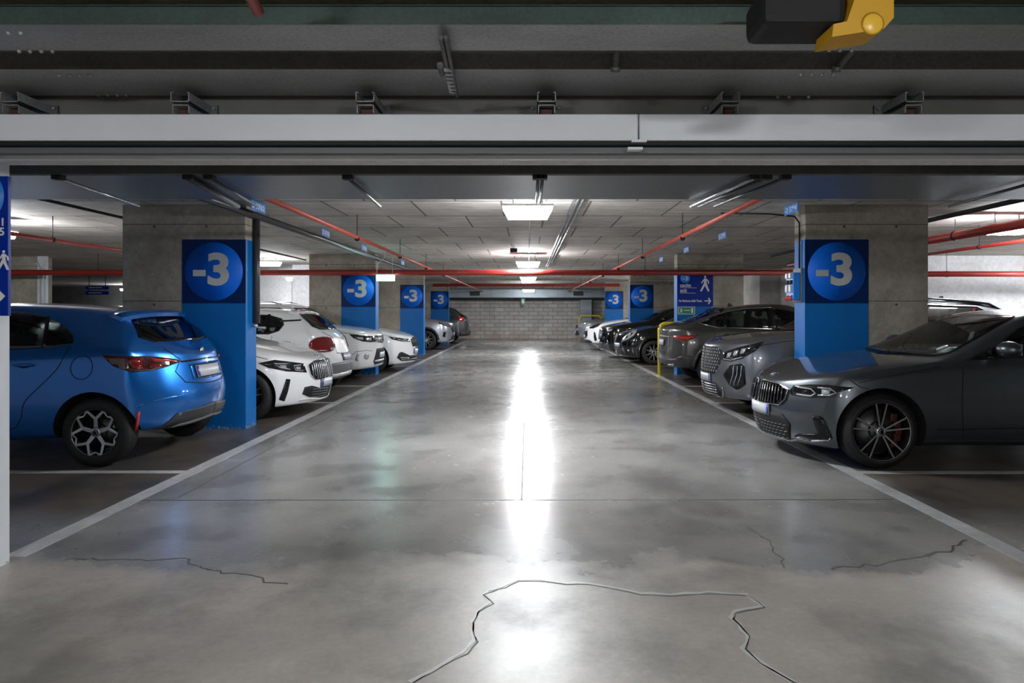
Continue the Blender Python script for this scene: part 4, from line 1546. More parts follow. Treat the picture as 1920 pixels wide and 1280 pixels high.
def car_silver_front():
    c = Car('car', 'cool grey SUV with claw-shaped gloss-black side vents, just behind the nearest right pillar', M['p_silver'],
            dict(L=4.45, W=1.85, H=1.60, r=.36, fo=.93, wb=2.68, hood_lead=.97, cowl=(1.30, 1.14), header=2.0, rear_header=3.75, zrear=1.54,
                 rear_glass=(4.2, 1.15), belt=(1.07, 1.12), peak=(2.5, 1.60), roof_half=.60, nose_r=.50, nose_pow=2.2, zb=.24, sill=.26, fine=1, shoulder=.035, rear_tint=M['privacy'],
                 nose_prof=[(.18, .12), (.28, .03), (.5, .0), (.8, .01), (.95, .05), (1.1, .12)]))
    common(c, [[(1.6, 1.12), (2.55, 1.13), (2.55, 1.52), (2.3, 1.51), (1.95, 1.40)], [(2.60, 1.13), (3.9, 1.18), (3.85, 1.27), (3.5, 1.48), (2.6, 1.52)]],
           seams=[[(1.45, 1.05), (1.42, .6), (1.45, .35)]], handles=[(2.35, 1.0)], sill=(.26, .38))
    arch_trim(c, M['p_silver'], .06)
    c.screen(1, 'windscreen', .72, 1.16, .57, 1.52, zc0=1.14)
    c.wiper(1, -.6, 1.17, .0, 1.15)
    c.screen(-1, 'rear_window', .62, 1.18, .52, 1.46)
    rf = c.patch('black_roof', [[(1.98, -.56), (3.74, -.54), (3.80, 0), (3.74, .54), (1.98, .56), (1.93, 0)]], c.pj_top(), M['glossblack'], .005, .2, .15)
    c.side('black_roof_side', [(1.98, 1.525), (2.6, 1.535), (3.5, 1.50), (3.95, 1.42), (3.9, 1.50), (3.5, 1.56), (2.6, 1.585), (1.98, 1.565)], M['glossblack'], .006)
    c.rails(2.1, 3.9, .58, M['glossblack'])
    c.antenna(3.35)
    g = c.wrap(1, 'grille', [(0, .93), (22, .93), (31, .88), (29, .70), (22, .56), (0, .54)], M['black'], .008)
    for i in range(8):
        z = .60 + i * .042
        for q in range(9):
            a = 1.8 + q * 3.2 + (1.4 if i % 2 else 0)
            if a < 27.5 - (3 if z < .66 else 0):
                c.wrap(1, 'grille_stud', [(a, z - .010), (a + .6, z - .010), (a + .8, z + .012), (a + .2, z + .014)], M['rim_silver'], .011, parent=g, du=6, dv=.2)
    hl = c.wrap(1, 'headlight', [(31, .76), (33, .86), (48, .94), (68, 1.02), (62, .90), (52, .80), (42, .745)], M['headdark'], .012)
    for a in (37, 43.5, 50):
        c.wrap(1, 'projector_lens', [(a, .79 + (a - 37) * .005), (a + 3.5, .80 + (a - 37) * .005), (a + 5.5, .87 + (a - 37) * .005), (a + 1.5, .86 + (a - 37) * .005)], M['lens'], .018, parent=hl)
    c.wrap_line(1, 'daytime_strip', [(34, .775), (42, .765), (52, .815)], .012, M['lens'], .018, parent=hl)
    v = c.wrap(1, 'side_vent', [(34, .56), (38, .66), (42, .70), (52, .73), (54, .70), (55, .46), (50, .40), (47, .38), (40, .44)], M['glossblack'], .012)
    for a in (43, 46.5, 50):
        c.wrap_line(1, 'vent_blade', [(a + 2, .70), (a + 1.5, .58), (a - 1.5, .44)], .010, M['rim_silver'], .020, parent=v)
    c.wrap(1, 'lower_intake', [(0, .44), (24, .44), (31, .34), (28, .255), (0, .25)], M['black'], .008)
    for i in range(5):
        c.wrap_line(1, 'grille_bar', [(1, .275 + i * .034), (24, .275 + i * .034)], .009, M['rim_silver'], .016, sc=62)
    c.wrap_line(1, 'splitter_edge', [(0, .24), (28, .245), (33, .30), (33, .40)], .014, M['chrome'], .016)
    c.plate(1, .50, off=.014)
    c.side_line('hood_gap', [(1.35, 1.07), (.8, 1.02), (.45, .96)], .007, M['seam'])
    c.mirrors(1.75, 1.16, M['glossblack'])
    c.wheels('double', M['rim_silver'], rim_r=.25)
    c.place(1, True, 2.52, 9.75)
    return c


def car_dark_coupe():
    c = Car('car', 'dark grey coupe-backed SUV parked tail out beside the yellow hoop barrier, arrow-shaped red tail lamp', M['p_dark'],
            dict(L=4.50, W=1.85, H=1.57, r=.36, fo=.90, wb=2.68, hood_lead=.9, cowl=(1.2, 1.08), header=1.95, rear_header=3.25, zrear=1.49,
                 rear_glass=(4.10, 1.13), belt=(1.02, 1.09), peak=(2.35, 1.57), roof_half=.585, tail_r=.40, tail_pow=2.4, deck=1.10, fine=1, shoulder=.035, rg_in=.24,
                 tail_prof=[(.2, .12), (.40, .01), (.60, 0), (.72, .04), (.95, .05), (1.08, .05), (1.2, .2)], zbr=.32, sill=.26))
    common(c, [[(1.45, 1.06), (2.45, 1.085), (2.45, 1.47), (2.2, 1.465), (1.85, 1.35)],
               [(2.52, 1.085), (3.55, 1.115), (3.86, 1.19), (3.6, 1.315), (3.3, 1.405), (2.95, 1.46), (2.52, 1.475)]],
           seams=[[(2.48, 1.05), (2.48, .4)], [(3.62, 1.08), (3.58, .8), (3.35, .6), (3.3, .4)]], handles=[(3.35, .98), (2.25, .97)], sill=(.26, .36),
           pillars=[[(2.44, 1.08), (2.54, 1.08), (2.54, 1.48), (2.44, 1.48)], [(3.40, 1.105), (3.44, 1.107), (3.36, 1.39), (3.32, 1.39)]])
    c.side_line('window_chrome', [(1.5, 1.062), (2.45, 1.078), (3.55, 1.108), (3.88, 1.19), (3.62, 1.325), (3.3, 1.417), (2.95, 1.475), (2.45, 1.49)], .014, M['chrome'], .008)
    arch_trim(c, M['p_dark'], .05)
    c.screen(1, 'windscreen', .7, 1.1, .55, 1.49)
    c.screen(-1, 'rear_window', .60, 1.135, .50, 1.43, round_=.08)
    c.patch('roof_spoiler', [[(-.55, 1.40), (-.45, 1.46), (0, 1.48), (.45, 1.46), (.55, 1.40), (.4, 1.43), (0, 1.445), (-.4, 1.43)]], c.pj_end(-1), M['glossblack'], .03, .15, .1, thick=.04)
    c.antenna(3.05)
    tl = c.wrap(-1, 'tail_light', [(32, .93), (44, .95), (60, .965), (69, .975), (66, .915), (56, .83), (50, .845), (42, .885), (34, .90)], M['taillight'], .012)
    c.wrap(-1, 'tail_lens', [(35, .905), (44, .925), (64, .945), (58, .88), (52, .885), (44, .905)], M['taillight_bright'], .018, parent=tl)
    c.wrap_line(-1, 'tailgate_gap', [(32, 1.03), (30, .93), (30, .74), (20, .62), (0, .61)], .008, M['seam'])
    c.wrap_line(-1, 'light_bar', [(0, .925), (31, .918)], .02, M['rim_grey'], .008)
    c.plate(-1, .80, )
    c.wrap(-1, 'lower_valance', [(63, .56), (50, .56), (42, .50), (30, .47), (0, .47), (0, .33), (60, .33)], M['plastic'], .014)
    c.wrap(-1, 'rear_reflector', [(52, .535), (44, .52), (44, .495), (52, .505)], M['taillight'], .022)
    c.wrap(-1, 'exhaust_trim', [(40, .40), (28, .385), (28, .345), (38, .35)], M['chrome'], .022)
    for q in range(4):   # four interlocked rings
        MB().lathe([(-.003, .022), (-.003, .027), (.003, .027), (.003, .022)], seg=20, axis='x', close=True).build('badge', M['chrome'], c.root, Vector(c.pj_end(-1)((q - 1.5) * .034, 1.03)[0]) + Vector((-.006, 0, 0)))
    c.mirrors(1.6, 1.12, M['p_dark'])
    c.wheels('double', M['rim_silver'], rim_r=.25)
    c.place(1, False, 2.69, 13.9)
    return c


def car_black_round():
    c = Car('car', 'glossy black hatchback with a teardrop headlight and bright spoked wheel, beyond the yellow hoop', M['p_black'],
            dict(L=4.35, W=1.80, H=1.46, r=.325, fo=.93, wb=2.63, hood_lead=.80, cowl=(1.3, 1.04), header=2.05, rear_header=3.4, zrear=1.4,
                 rear_glass=(4.05, 1.08), belt=(1.0, 1.08), peak=(2.45, 1.46), roof_half=.56, nose_r=.55, nose_pow=2.0, zb=.18,
                 nose_prof=[(.15, .12), (.25, .04), (.5, .0), (.72, .04), (.8, .08), (.9, .15)]))
    common(c, [[(1.6, 1.03), (2.5, 1.05), (2.5, 1.4), (2.25, 1.39), (1.95, 1.29)], [(2.56, 1.05), (3.5, 1.12), (3.2, 1.36), (2.56, 1.4)]], handles=[(2.3, .93)])
    c.screen(1, 'windscreen', .68, 1.06, .53, 1.39)
    c.screen(-1, 'rear_window', .56, 1.1, .48, 1.34)
    g = c.wrap(1, 'grille', [(0, .78), (9, .76), (6, .52), (0, .34)], M['plastic'], .010)
    c.wrap_line(1, 'grille_frame', [(0, .80), (10, .775), (7, .52), (0, .33)], .018, M['chrome'], .016, parent=g)
    hl = c.wrap(1, 'headlight', [(30, .62), (32, .68), (42, .80), (54, .90), (60, .93), (62, .87), (56, .76), (44, .65), (36, .61)], M['lens'], .012)
    c.wrap(1, 'projector_lens', [(38, .68), (43, .70), (45, .76), (40, .75)], M['headdark'], .018, parent=hl)
    c.wrap(1, 'projector_lens', [(48, .76), (53, .79), (55, .85), (50, .84)], M['headdark'], .018, parent=hl)
    c.wrap(1, 'lower_intake', [(12, .42), (30, .44), (34, .34), (28, .26), (12, .25)], M['plastic'], .008)
    c.wrap(1, 'fog_lamp', [(44, .38), (47, .40), (50, .38), (47, .33)], M['lens'], .010)
    c.plate(1, .50, w=.36, y=.22, off=.018)
    c.mirrors(1.7, 1.08, M['p_black'])
    c.wheels('multi', M['rim_silver'], spokes=10, rim_r=.235)
    c.place(1, True, 2.42, 18.95)
    return c


def car_black_suv():
    c = Car('car', 'taller black crossover with a chrome-flecked grille, between the black hatchback and third right pillar', M['p_black'],
            dict(L=4.4, W=1.83, H=1.56, r=.35, fo=.92, wb=2.65, hood_lead=.92, cowl=(1.35, 1.12), header=2.1, rear_header=3.6, zrear=1.50,
                 rear_glass=(4.15, 1.15), belt=(1.07, 1.12), peak=(2.5, 1.56), roof_half=.58, nose_r=.5, zb=.22,
                 nose_prof=[(.15, .12), (.25, .03), (.5, .0), (.8, .02), (.9, .06), (1.0, .14)]))
    common(c, [[(1.65, 1.11), (2.55, 1.13), (2.55, 1.49), (2.3, 1.48), (2.0, 1.38)], [(2.6, 1.13), (3.7, 1.2), (3.3, 1.45), (2.6, 1.49)]], handles=[(2.35, 1.0)])
    c.screen(1, 'windscreen', .7, 1.14, .55, 1.48)
    c.screen(-1, 'rear_window', .58, 1.17, .5, 1.43)
    g = c.wrap(1, 'grille', [(0, .88), (26, .87), (24, .62), (0, .58)], M['plastic'], .010)
    for i in range(5):
        for q in range(5):
            c.wrap(1, 'grille_stud', [(3 + q * 4.5, .64 + i * .048), (4.6 + q * 4.5, .64 + i * .048), (4.6 + q * 4.5, .66 + i * .048), (3 + q * 4.5, .66 + i * .048)], M['chrome'], .016, parent=g, du=9, dv=.3)
    hl = c.wrap(1, 'headlight', [(29, .76), (30, .85), (48, .91), (64, .97), (58, .84), (42, .76)], M['headdark'], .012)
    c.wrap(1, 'projector_lens', [(40, .80), (50, .82), (54, .89), (42, .86)], M['lens'], .018, parent=hl)
    c.wrap_line(1, 'daytime_strip', [(42, .56), (44, .50), (40, .42)], .03, M['lens'], .012)
    c.wrap(1, 'lower_intake', [(0, .48), (26, .48), (30, .32), (0, .28)], M['plastic'], .010)
    c.plate(1, .50, off=.014)
    c.mirrors(1.85, 1.16, M['glossblack'])
    c.wheels('multi', M['rim_grey'], spokes=8)
    c.place(1, True, 2.2, 21.1)
    return c


def car_white_coupe():
    c = Car('car', 'white crossover with a dark slanted headlight nosing out in front of the far right pillar', M['p_white'],
            dict(L=4.5, W=1.85, H=1.55, r=.36, fo=.95, wb=2.7, hood_lead=.86, cowl=(1.55, 1.12), header=2.3, rear_header=3.6, zrear=1.5,
                 rear_glass=(4.25, 1.15), belt=(1.07, 1.12), peak=(2.7, 1.55), roof_half=.58, nose_r=.5, zb=.28,
                 nose_prof=[(.2, .14), (.3, .03), (.5, .0), (.75, .03), (.85, .07), (1.0, .16)]))
    common(c, [[(1.85, 1.11), (2.7, 1.13), (2.7, 1.48), (2.45, 1.47), (2.15, 1.37)], [(2.76, 1.13), (3.8, 1.2), (3.4, 1.45), (2.76, 1.48)]], handles=[(2.5, 1.0)])
    arch_trim(c, M['plastic'], .07)
    c.screen(1, 'windscreen', .7, 1.14, .55, 1.47)
    c.screen(-1, 'rear_window', .58, 1.17, .5, 1.42)
    c.wrap(1, 'headlight', [(32, .80), (33, .85), (48, .94), (66, 1.0), (60, .88), (46, .80)], M['headdark'], .012)
    c.wrap(1, 'grille', [(0, .74), (24, .74), (28, .56), (20, .44), (0, .42)], M['glossblack'], .010)
    c.wrap(1, 'lower_intake', [(0, .40), (34, .40), (44, .34), (40, .29), (0, .29)], M['plastic'], .012)
    c.wrap(1, 'side_vent', [(50, .70), (54, .64), (58, .40), (52, .36), (50, .5)], M['glossblack'], .010)
    c.plate(1, .50, off=.014)
    c.mirrors(1.98, 1.18, M['taillight_bright'])
    c.wheels('multi', M['rim_grey'], spokes=8)
    c.place(1, True, 2.08, 25.0)
    return c


def car_grey_far():
    c = Car('car', 'silver-grey car with a glinting nose at the far right, nearest the blockwork wall', M['p_lsilver'],
            dict(L=4.4, W=1.82, H=1.52, r=.34, fo=.9, wb=2.65, hood_lead=.86, cowl=(1.3, 1.08), header=2.05, rear_header=3.6, zrear=1.46,
                 rear_glass=(4.15, 1.12), belt=(1.04, 1.1), peak=(2.5, 1.52), roof_half=.58, nose_r=.5, zb=.22,
                 nose_prof=[(.15, .12), (.25, .03), (.5, .0), (.75, .03), (.85, .07), (1.0, .16)]))
    common(c, [[(1.6, 1.07), (2.5, 1.09), (2.5, 1.45), (2.25, 1.44), (1.95, 1.34)], [(2.56, 1.09), (3.7, 1.16), (3.3, 1.41), (2.56, 1.45)]], handles=[(2.3, .97)])
    c.screen(1, 'windscreen', .7, 1.1, .55, 1.44)
    c.screen(-1, 'rear_window', .58, 1.14, .5, 1.39)
    c.wrap(1, 'headlight', [(30, .70), (32, .80), (50, .88), (62, .92), (56, .78), (42, .70)], M['lens'], .012)
    c.wrap(1, 'grille', [(0, .80), (24, .79), (26, .66), (0, .64)], M['glossblack'], .010)
    c.wrap(1, 'lower_intake', [(0, .54), (30, .54), (36, .34), (0, .3)], M['black'], .010)
    c.plate(1, .48, off=.014)
    c.mirrors(1.75, 1.12, M['p_lsilver'])
    c.wheels('multi', M['rim_silver'], spokes=8)
    c.place(1, True, 2.2, 31.4)
    return c


CARS = [car_blue_hatch, car_grey_saloon, car_white_hatch_front, car_white_small, car_white_suv, car_white_low, car_silver_suv, car_dark_far,
        car_silver_front, car_dark_coupe, car_black_round, car_black_suv, car_white_coupe, car_grey_far]

# ------------------------------------------------------------------ the hall
VX, HY, F = 989.3, 583.3, 1280.0


def WX(px, d):
    return (px - VX) * d / F


def WZ(py, d):
    return EYE - (py - HY) * d / F


ZC = 2.70
M['lintel'] = mat_concrete('lintel_paint', (0.55, 0.55, 0.54), (0.68, 0.68, 0.67))
fl = struct(box_obj('floor', -26, 14, -7, 36.5, -.2, 0, M['floor']))
struct(box_obj('ceiling', -26, 14, -7, 36.5, ZC, ZC + .3, M['ceiling']))


def strips_obj(name, pts, w, z, mat, parent=fl, smooth=0):
    """flat painted / filled ribbon lying on the floor, 1.5 mm thick"""
    bm = bmesh.new()
    P = [Vector(p) for p in pts]
    rows = []
    for i in range(len(P)):
        t = (P[min(i + 1, len(P) - 1)] - P[max(i - 1, 0)]).normalized()
        n = Vector((-t.y, t.x))
        ww = w[i] if isinstance(w, (list, tuple)) else w
        a, b = P[i] + n * ww / 2, P[i] - n * ww / 2
        rows.append([bm.verts.new((q.x, q.y, zz)) for q, zz in ((a, 0.0), (a, z), (b, z), (b, 0.0))])
    for r0, r1 in zip(rows, rows[1:]):
        for j in range(3):
            bm.faces.new((r0[j], r1[j], r1[j + 1], r0[j + 1]))
    bm.faces.new(rows[0])
    bm.faces.new(rows[-1][::-1])
    bmesh.ops.recalc_face_normals(bm, faces=bm.faces)
    me = bpy.data.meshes.new(name)
    bm.to_mesh(me)
    bm.free()
    me.materials.append(mat)
    return link(name, me, parent)


# painted bay lines
strips_obj('painted_line', [(-2.97, 3.95), (-2.97, 34.6)], .13, .0020, M['line'])
strips_obj('painted_line', [(2.86, 3.75), (2.86, 34.6)], .13, .0020, M['line'])
for d in (6.03, 10.6, 12.95, 17.7, 20.0, 24.6, 26.9, 31.8):
    strips_obj('painted_line', [(-3.02, d), (-8.2, d)], .10, .0022, M['line'])
    strips_obj('painted_line', [(2.91, d - .02), (7.4, d - .02)], .10, .0022, M['line'])
# slab joints
jt = strips_obj('slab_joint', [(-3.2, 5.13), (2.75, 5.15)], .016, .0012, M['joint'])
strips_obj('slab_joint', [(-.045, 5.15), (-.045, 34.9)], .012, .0012, M['joint'])
strips_obj('slab_joint', [(-2.66, 5.2), (-2.72, 34.9)], .010, .0012, M['joint'])
for d in (11.3, 18.4, 25.5):
    strips_obj('slab_joint', [(-2.9, d), (2.8, d)], .010, .0012, M['joint'])


def floor_pt(px, py):
    d = EYE * F / (py - HY)
    return (WX(px, d), d)


def crack(pts, w, mat, jag=.010):
    P = [Vector(floor_pt(*p)) for p in pts]
    out = []
    for a, b in zip(P, P[1:]):
        n = max(2, int((b - a).length / .05))
        for i in range(n):
            q = a.lerp(b, i / n)
            if out:
                q = q + Vector((random.uniform(-jag, jag), random.uniform(-jag, jag)))
            out.append(q)
    out.append(P[-1])
    strips_obj('floor_crack', out, [w * random.uniform(.5, 1.3) for _ in out], .0014, mat)


main = [(768, 1279), (830, 1245), (872, 1222), (890, 1200), (884, 1165), (893, 1145), (921, 1129), (905, 1113), (918, 1106), (945, 1098), (968, 1087), (1010, 1087), (1060, 1092), (1100, 1093),
        (1160, 1103), (1200, 1112), (1262, 1115), (1330, 1109), (1402, 1114), (1432, 1136), (1376, 1146), (1372, 1158), (1403, 1190), (1396, 1215), (1420, 1240), (1490, 1279)]
crack(main, .022, M['crack'])
crack([(x + 3, y + 3) for x, y in main], .008, M['joint'], .006)
crack([(1560, 1068), (1640, 1058), (1700, 1045), (1770, 1032), (1800, 1022), (1812, 1012)], .02, M['joint'], .03)
crack([(120, 1050), (240, 1048), (340, 1047), (390, 1070), (470, 1082), (540, 1094)], .010, M['joint'], .03)
crack([(1400, 985), (1440, 1010), (1462, 1045), (1470, 1062)], .008, M['joint'], .02)
strips_obj('drain_slot', [(-.10, 11.25), (.12, 11.25)], .05, .003, M['joint'])

# walls
struct(box_obj('wall_back', -26, 14, 35.2, 35.5, 0, ZC, M['block']))
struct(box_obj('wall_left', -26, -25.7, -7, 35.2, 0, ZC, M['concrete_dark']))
struct(box_obj('wall_right', 12.2, 12.5, -7, 35.2, 0, ZC, M['concrete_white']))
struct(box_obj('wall_front', -26, 14, -7.2, -6.9, 0, ZC, M['concrete_pale']))
struct(box_obj('wall_right_recess', 7.6, 12.2, 15.75, 16.0, 0, ZC, M['concrete_white']))
struct(box_obj('wall_right_return', 7.6, 7.85, 16.0, 35.2, 0, ZC, M['concrete_pale']))
struct(box_obj('wall_left_recess', -12.5, -8.3, 24.0, 24.3, 0, ZC, M['concrete_white']))

# fire-door portal between the two halls: lintel, posts, box beam and beam soffit behind
lintel = MB()
lintel.box(-6, 8, 3.62, 3.86, 2.245, 2.462)
struct(lintel.build('trim_lintel', M['lintel']))
lw = MB().box(-6, 8, 3.60, 3.618, 2.245, 2.40)
struct(lw.build('trim_lintel_skirt', M['post']))
struct(box_obj('trim_lintel_face', -6, 8, 3.645, 3.86, 2.463, ZC, simple('lintel_shade_tone', (0.15, 0.145, 0.135), .8, noise=.1)))  # darker tone puts the shade above the lit stripe into the colour
struct(box_obj('wall_portal_left', -9, -2.93, 3.64, 3.86, 0, 2.44, M['post']))
struct(box_obj('wall_portal_right', 6.5, 12.2, 3.64, 3.86, 0, 2.44, M['post']))
struct(box_obj('trim_beam', -26, 12.2, 4.18, 5.10, 2.255, ZC, M['soffit']))
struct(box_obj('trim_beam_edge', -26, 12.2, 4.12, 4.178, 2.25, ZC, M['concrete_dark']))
struct(box_obj('trim_slot_shade', -26, 12.2, 3.87, 4.11, 2.30, ZC, M['concrete_dark']))  # dark fill in the open recess; its shade is put into the colour
struct(box_obj('wall_portal_far_left', -26, -9, 3.64, 3.86, 0, ZC, M['post']))

# white track cover of the sliding fire door
tr = thing('door_track_cover', 'long white boxed track cover running across the head of the opening', 'door track')
x0, x1 = -6.0, 8.0
XS = WX(1196, 3.45)
b = MB()
b.box(x0, XS - .003, 3.42, 3.50, 2.275, 2.408, bev=.006)
b.build('cover_panel', M['white'], tr)
MB().box(XS + .003, x1, 3.42, 3.50, 2.275, 2.408, bev=.006).build('cover_panel', M['white'], tr)
MB().box(x0, x1, 3.425, 3.60, 2.255, 2.272).build('gap_shade', M['black'], tr)  # black strip stands in for the shade inside the open gap
q = MB()
q.box(x0, x1, 3.47, 3.60, 2.235, 2.252)
q.box(x0, x1, 3.462, 3.475, 2.222, 2.236)
q.build('lower_track', M['plasticgrey'], tr)
MB().box(x0, x1, 3.57, 3.597, 2.214, 2.243).build('track_lip', M['white'], tr)
for dx, z in ((0, 2.270), (-.02, 2.232)):
    MB().box(XS - .038 + dx, XS + .038 + dx, 3.405, 3.46, z - .006, z + .008, bev=.002).build('joint_clip', M['white'], tr)
rebase(tr, (0, 3.46, 2.25))

# brackets
bkm = None
BP = [(17, 'first'), (337, ''), (684, ''), (1025, ''), (1370, ''), (1715, '')]
blab = ['steel channel bracket on the lintel at the far left, above the blue post sign',
        'steel channel bracket on the lintel, straight above the nearest left pillar',
        'steel channel bracket on the lintel, left of the centre aisle lamp',
        'steel channel bracket on the lintel, just above and right of the centre aisle lamp',
        'steel channel bracket on the lintel, left of the nearest right pillar',
        'steel channel bracket on the lintel, straight above the right pillar with the round sign']
for (px, _), lb in zip(BP, blab):
    t = thing('track_bracket', lb, 'bracket', (0, 0, 0), 0, 'brackets above the door track')
    X = WX(px, 3.40)
    th = .004
    b = MB()
    w = .046
    za, zb = 2.463, 2.508
    b.box(X - w, X + w, 3.40, 3.64, za, za + th)
    b.box(X - w, X - w + th, 3.40, 3.64, za, zb)
    b.box(X + w - th, X + w, 3.40, 3.64, za, zb)
    b.box(X - w, X - w + .012, 3.40, 3.64, zb, zb + th)
    b.box(X + w - .012, X + w, 3.40, 3.64, zb, zb + th)
    b.build('upper_channel', M['galv'], t)
    b = MB()
    w2 = .042
    za, zb = 2.411, 2.452
    b.box(X - w2, X + w2, 3.41, 3.64, zb - th, zb)
    b.box(X - w2, X - w2 + th, 3.41, 3.64, za, zb)
    b.box(X + w2 - th, X + w2, 3.41, 3.64, za, zb)
    b.build('lower_channel', M['galv'], t)
    MB().box(X - .03, X + .03, 3.45, 3.62, za + .002, za + .028).build('hanger_block', M['rust'], t)
    MB().box(X - .012, X + .012, 3.44, 3.47, 2.45, 2.47).build('clamp_bolt', M['black'], t)
    MB().box(X - .085, X + .085, 3.628, 3.638, 2.415, 2.515).build('base_plate', M['galv_dark'], t)
    for dx in (-.068, .068):
        for z in (2.435, 2.495):
            MB().lathe([(3.612, .0001), (3.612, .008), (3.628, .008)], seg=8, center=(X + dx, 0, z)).build('bolt', M['galv'], t)
    rebase(t, (X, 3.5, 2.46))


# galvanised cross trays under the near ceiling
def tray(name, label, y0, y1, zb, zt, ms, mf, bolts):
    t = thing(name, label, 'cable tray', (0, 0, 0), 0, 'steel trays across the near ceiling')
    MB().box(-7, 8, y0 + .003, y1, zb, zb + .006, bev=.001).build('tray_base', mf, t)
    b = MB()
    b.box(-7, 8, y0, y0 + .003, zb, zt)
    b.box(-7, 8, y0 - .012, y0 + .003, zt - .003, zt)
    b.build('tray_side', ms, t)
    MB().box(-7, 8, y1, y1 + .003, zb, zt).build('tray_side', ms, t)
    for (px, py) in bolts:
        d = (zb - EYE) * F / (HY - py)
        MB().lathe([(zb - .012, .0001), (zb - .012, .006), (zb - .004, .009), (zb, .009)], seg=8, axis='z', center=(WX(px, d), d, 0)).build('bolt', M['galv'], t)
    rebase(t, (0, (y0 + y1) / 2, zb))
    return t


tray('cable_tray', 'greenish-edged steel tray nearest the camera, crossing the very top of the view', 2.69, 2.96, 2.55, 2.622, M['galv_green'], M['galv'],
     [(16, 60), (39, 60), (36, 94), (56, 94), (77, 94), (98, 94), (1555, 92), (1575, 92), (1597, 92)])
tray('cable_tray', 'second steel tray across the ceiling, directly above the bracketed lintel', 3.19, 3.58, 2.55, 2.632, M['galv_dark'], M['galv'],
     [(111, 140), (130, 140), (149, 140), (168, 140), (184, 176), (202, 176), (220, 176), (237, 176), (1502, 138), (1522, 138), (1541, 138), (1562, 138), (1458, 180), (1480, 180), (1516, 180)])
struct(box_obj('trim_near_soffit', -7, 8, 1.6, 3.4, ZC - .012, ZC - .001, M['concrete_yellow']))
# seams of the trays
# perforated hanger strut
hs_ = thing('perforated_strut', 'slotted steel strut hanging diagonally between the two ceiling trays', 'bracket')
b = MB()
A, B = Vector((WX(826, 2.74), 2.74, 2.52)), Vector((WX(846, 3.3), 3.40, WZ(180, 3.40)))
b.tube([A, A.lerp(B, .45)], .010, 6)
b.tube([A + Vector((.02, 0, .0)), B + Vector((.018, 0, 0))], .009, 6)
b.build('strut_arm', M['galv_dark'], hs_)
b = MB()
for i in range(7):
    p = A.lerp(B, .5 + i * .07)
    b.box(p.x - .016, p.x + .020, p.y - .012, p.y + .012, p.z - .008, p.z + .008, bev=.002)
b.build('slotted_plate', M['galv'], hs_)
MB().tube([A + Vector((-.04, .30, -.005)), A.lerp(B, .6) + Vector((-.03, 0, 0.01))], .016, 8).build('hanger_pin', M['galv_dark'], hs_)
rebase(hs_, tuple(A))

for px, dx, lb in ((1157, 0, 'short round rod stub between the ceiling trays near the middle'), (1600, -.05, 'short round rod stub between the ceiling trays below the amber housing')):
    X = WX(px, 3.1)
    o = MB().tube([(X - dx, 3.02, 2.69), (X + dx, 3.165, 2.535)], .015, 10).tube([(X + dx, 3.155, 2.55), (X + dx, 3.165, 2.53)], .022, 8).build('rod_stub', M['galv_dark'])
    tag(o, lb, 'rod')

# amber/black device hanging at the top right
dv = thing('warning_beacon', 'amber and black device hanging below the ceiling at the top right', 'beacon')
D = 2.35
def dp(px, py, d=D):
    return Vector((WX(px, d), d, WZ(py, d)))
b = MB()
b.prism([(1560, 69), (1563, 45), (1588, 40), (1602, 0), (1602, -40), (1676, -40), (1676, 33), (1657, 54)], lambda u, v: dp(u, v), (0, .14, 0))
b.build('amber_housing', M['amber'], dv)
MB().lathe([(D - .008, .0001), (D - .008, .030), (D - .001, .040)], seg=24, center=(WX(1636, D), 0, WZ(45, D))).build('round_button', simple('pale_amber', (.85, .5, .05), .3), dv)
b = MB()
b.box(WX(1436, D), WX(1596, D), D + .02, D + .24, WZ(38, D), 2.56, bev=.03)
b.build('black_case', M['black'], dv)
MB().box(WX(1500, D), WX(1530, D), D + .1, D + .14, 2.54, ZC).build('mounting_bar', M['black'], dv)
rebase(dv, (WX(1560, D), D + .1, ZC - .012))

o = MB().tube([(WX(462, 2.25), 2.0, 2.56), (WX(484, 2.5), 2.50, WZ(22, 2.5))], .021, 14).tube([(WX(462, 2.25), 2.0, 2.55), (WX(462, 2.25), 2.0, 2.69)], .018, 10).build('red_pipe', M['red'])
tag(o, 'short red pipe end dropping from the ceiling at the top edge, left of centre', 'pipe')


# ------------------------------------------------------------------ pillars
PD = [8.23, 15.26, 22.29, 29.32]
PT = .33
OX = -.028
XI, XO = 3.372, 4.86     # inner and outer faces


def num_sign(root, cx, y, z=1.90, dia=.70):
    MB().lathe([(y - .004, .0001), (y - .004, dia / 2), (y, dia / 2)], seg=64, center=(cx, 0, z)).build('round_sign', M['disc'], root)
    me = text_mesh('3', .40, .257, .035, .002)
    me.materials.clear()
    me.materials.append(M['numgrey'])
    link('numeral', me, root, (cx + .055, y - .004, z + .027))
    MB().box(cx - .249, cx - .098, y - .0075, y - .0035, z - .058, z + .018).build('minus_sign', M['numgrey'], root)


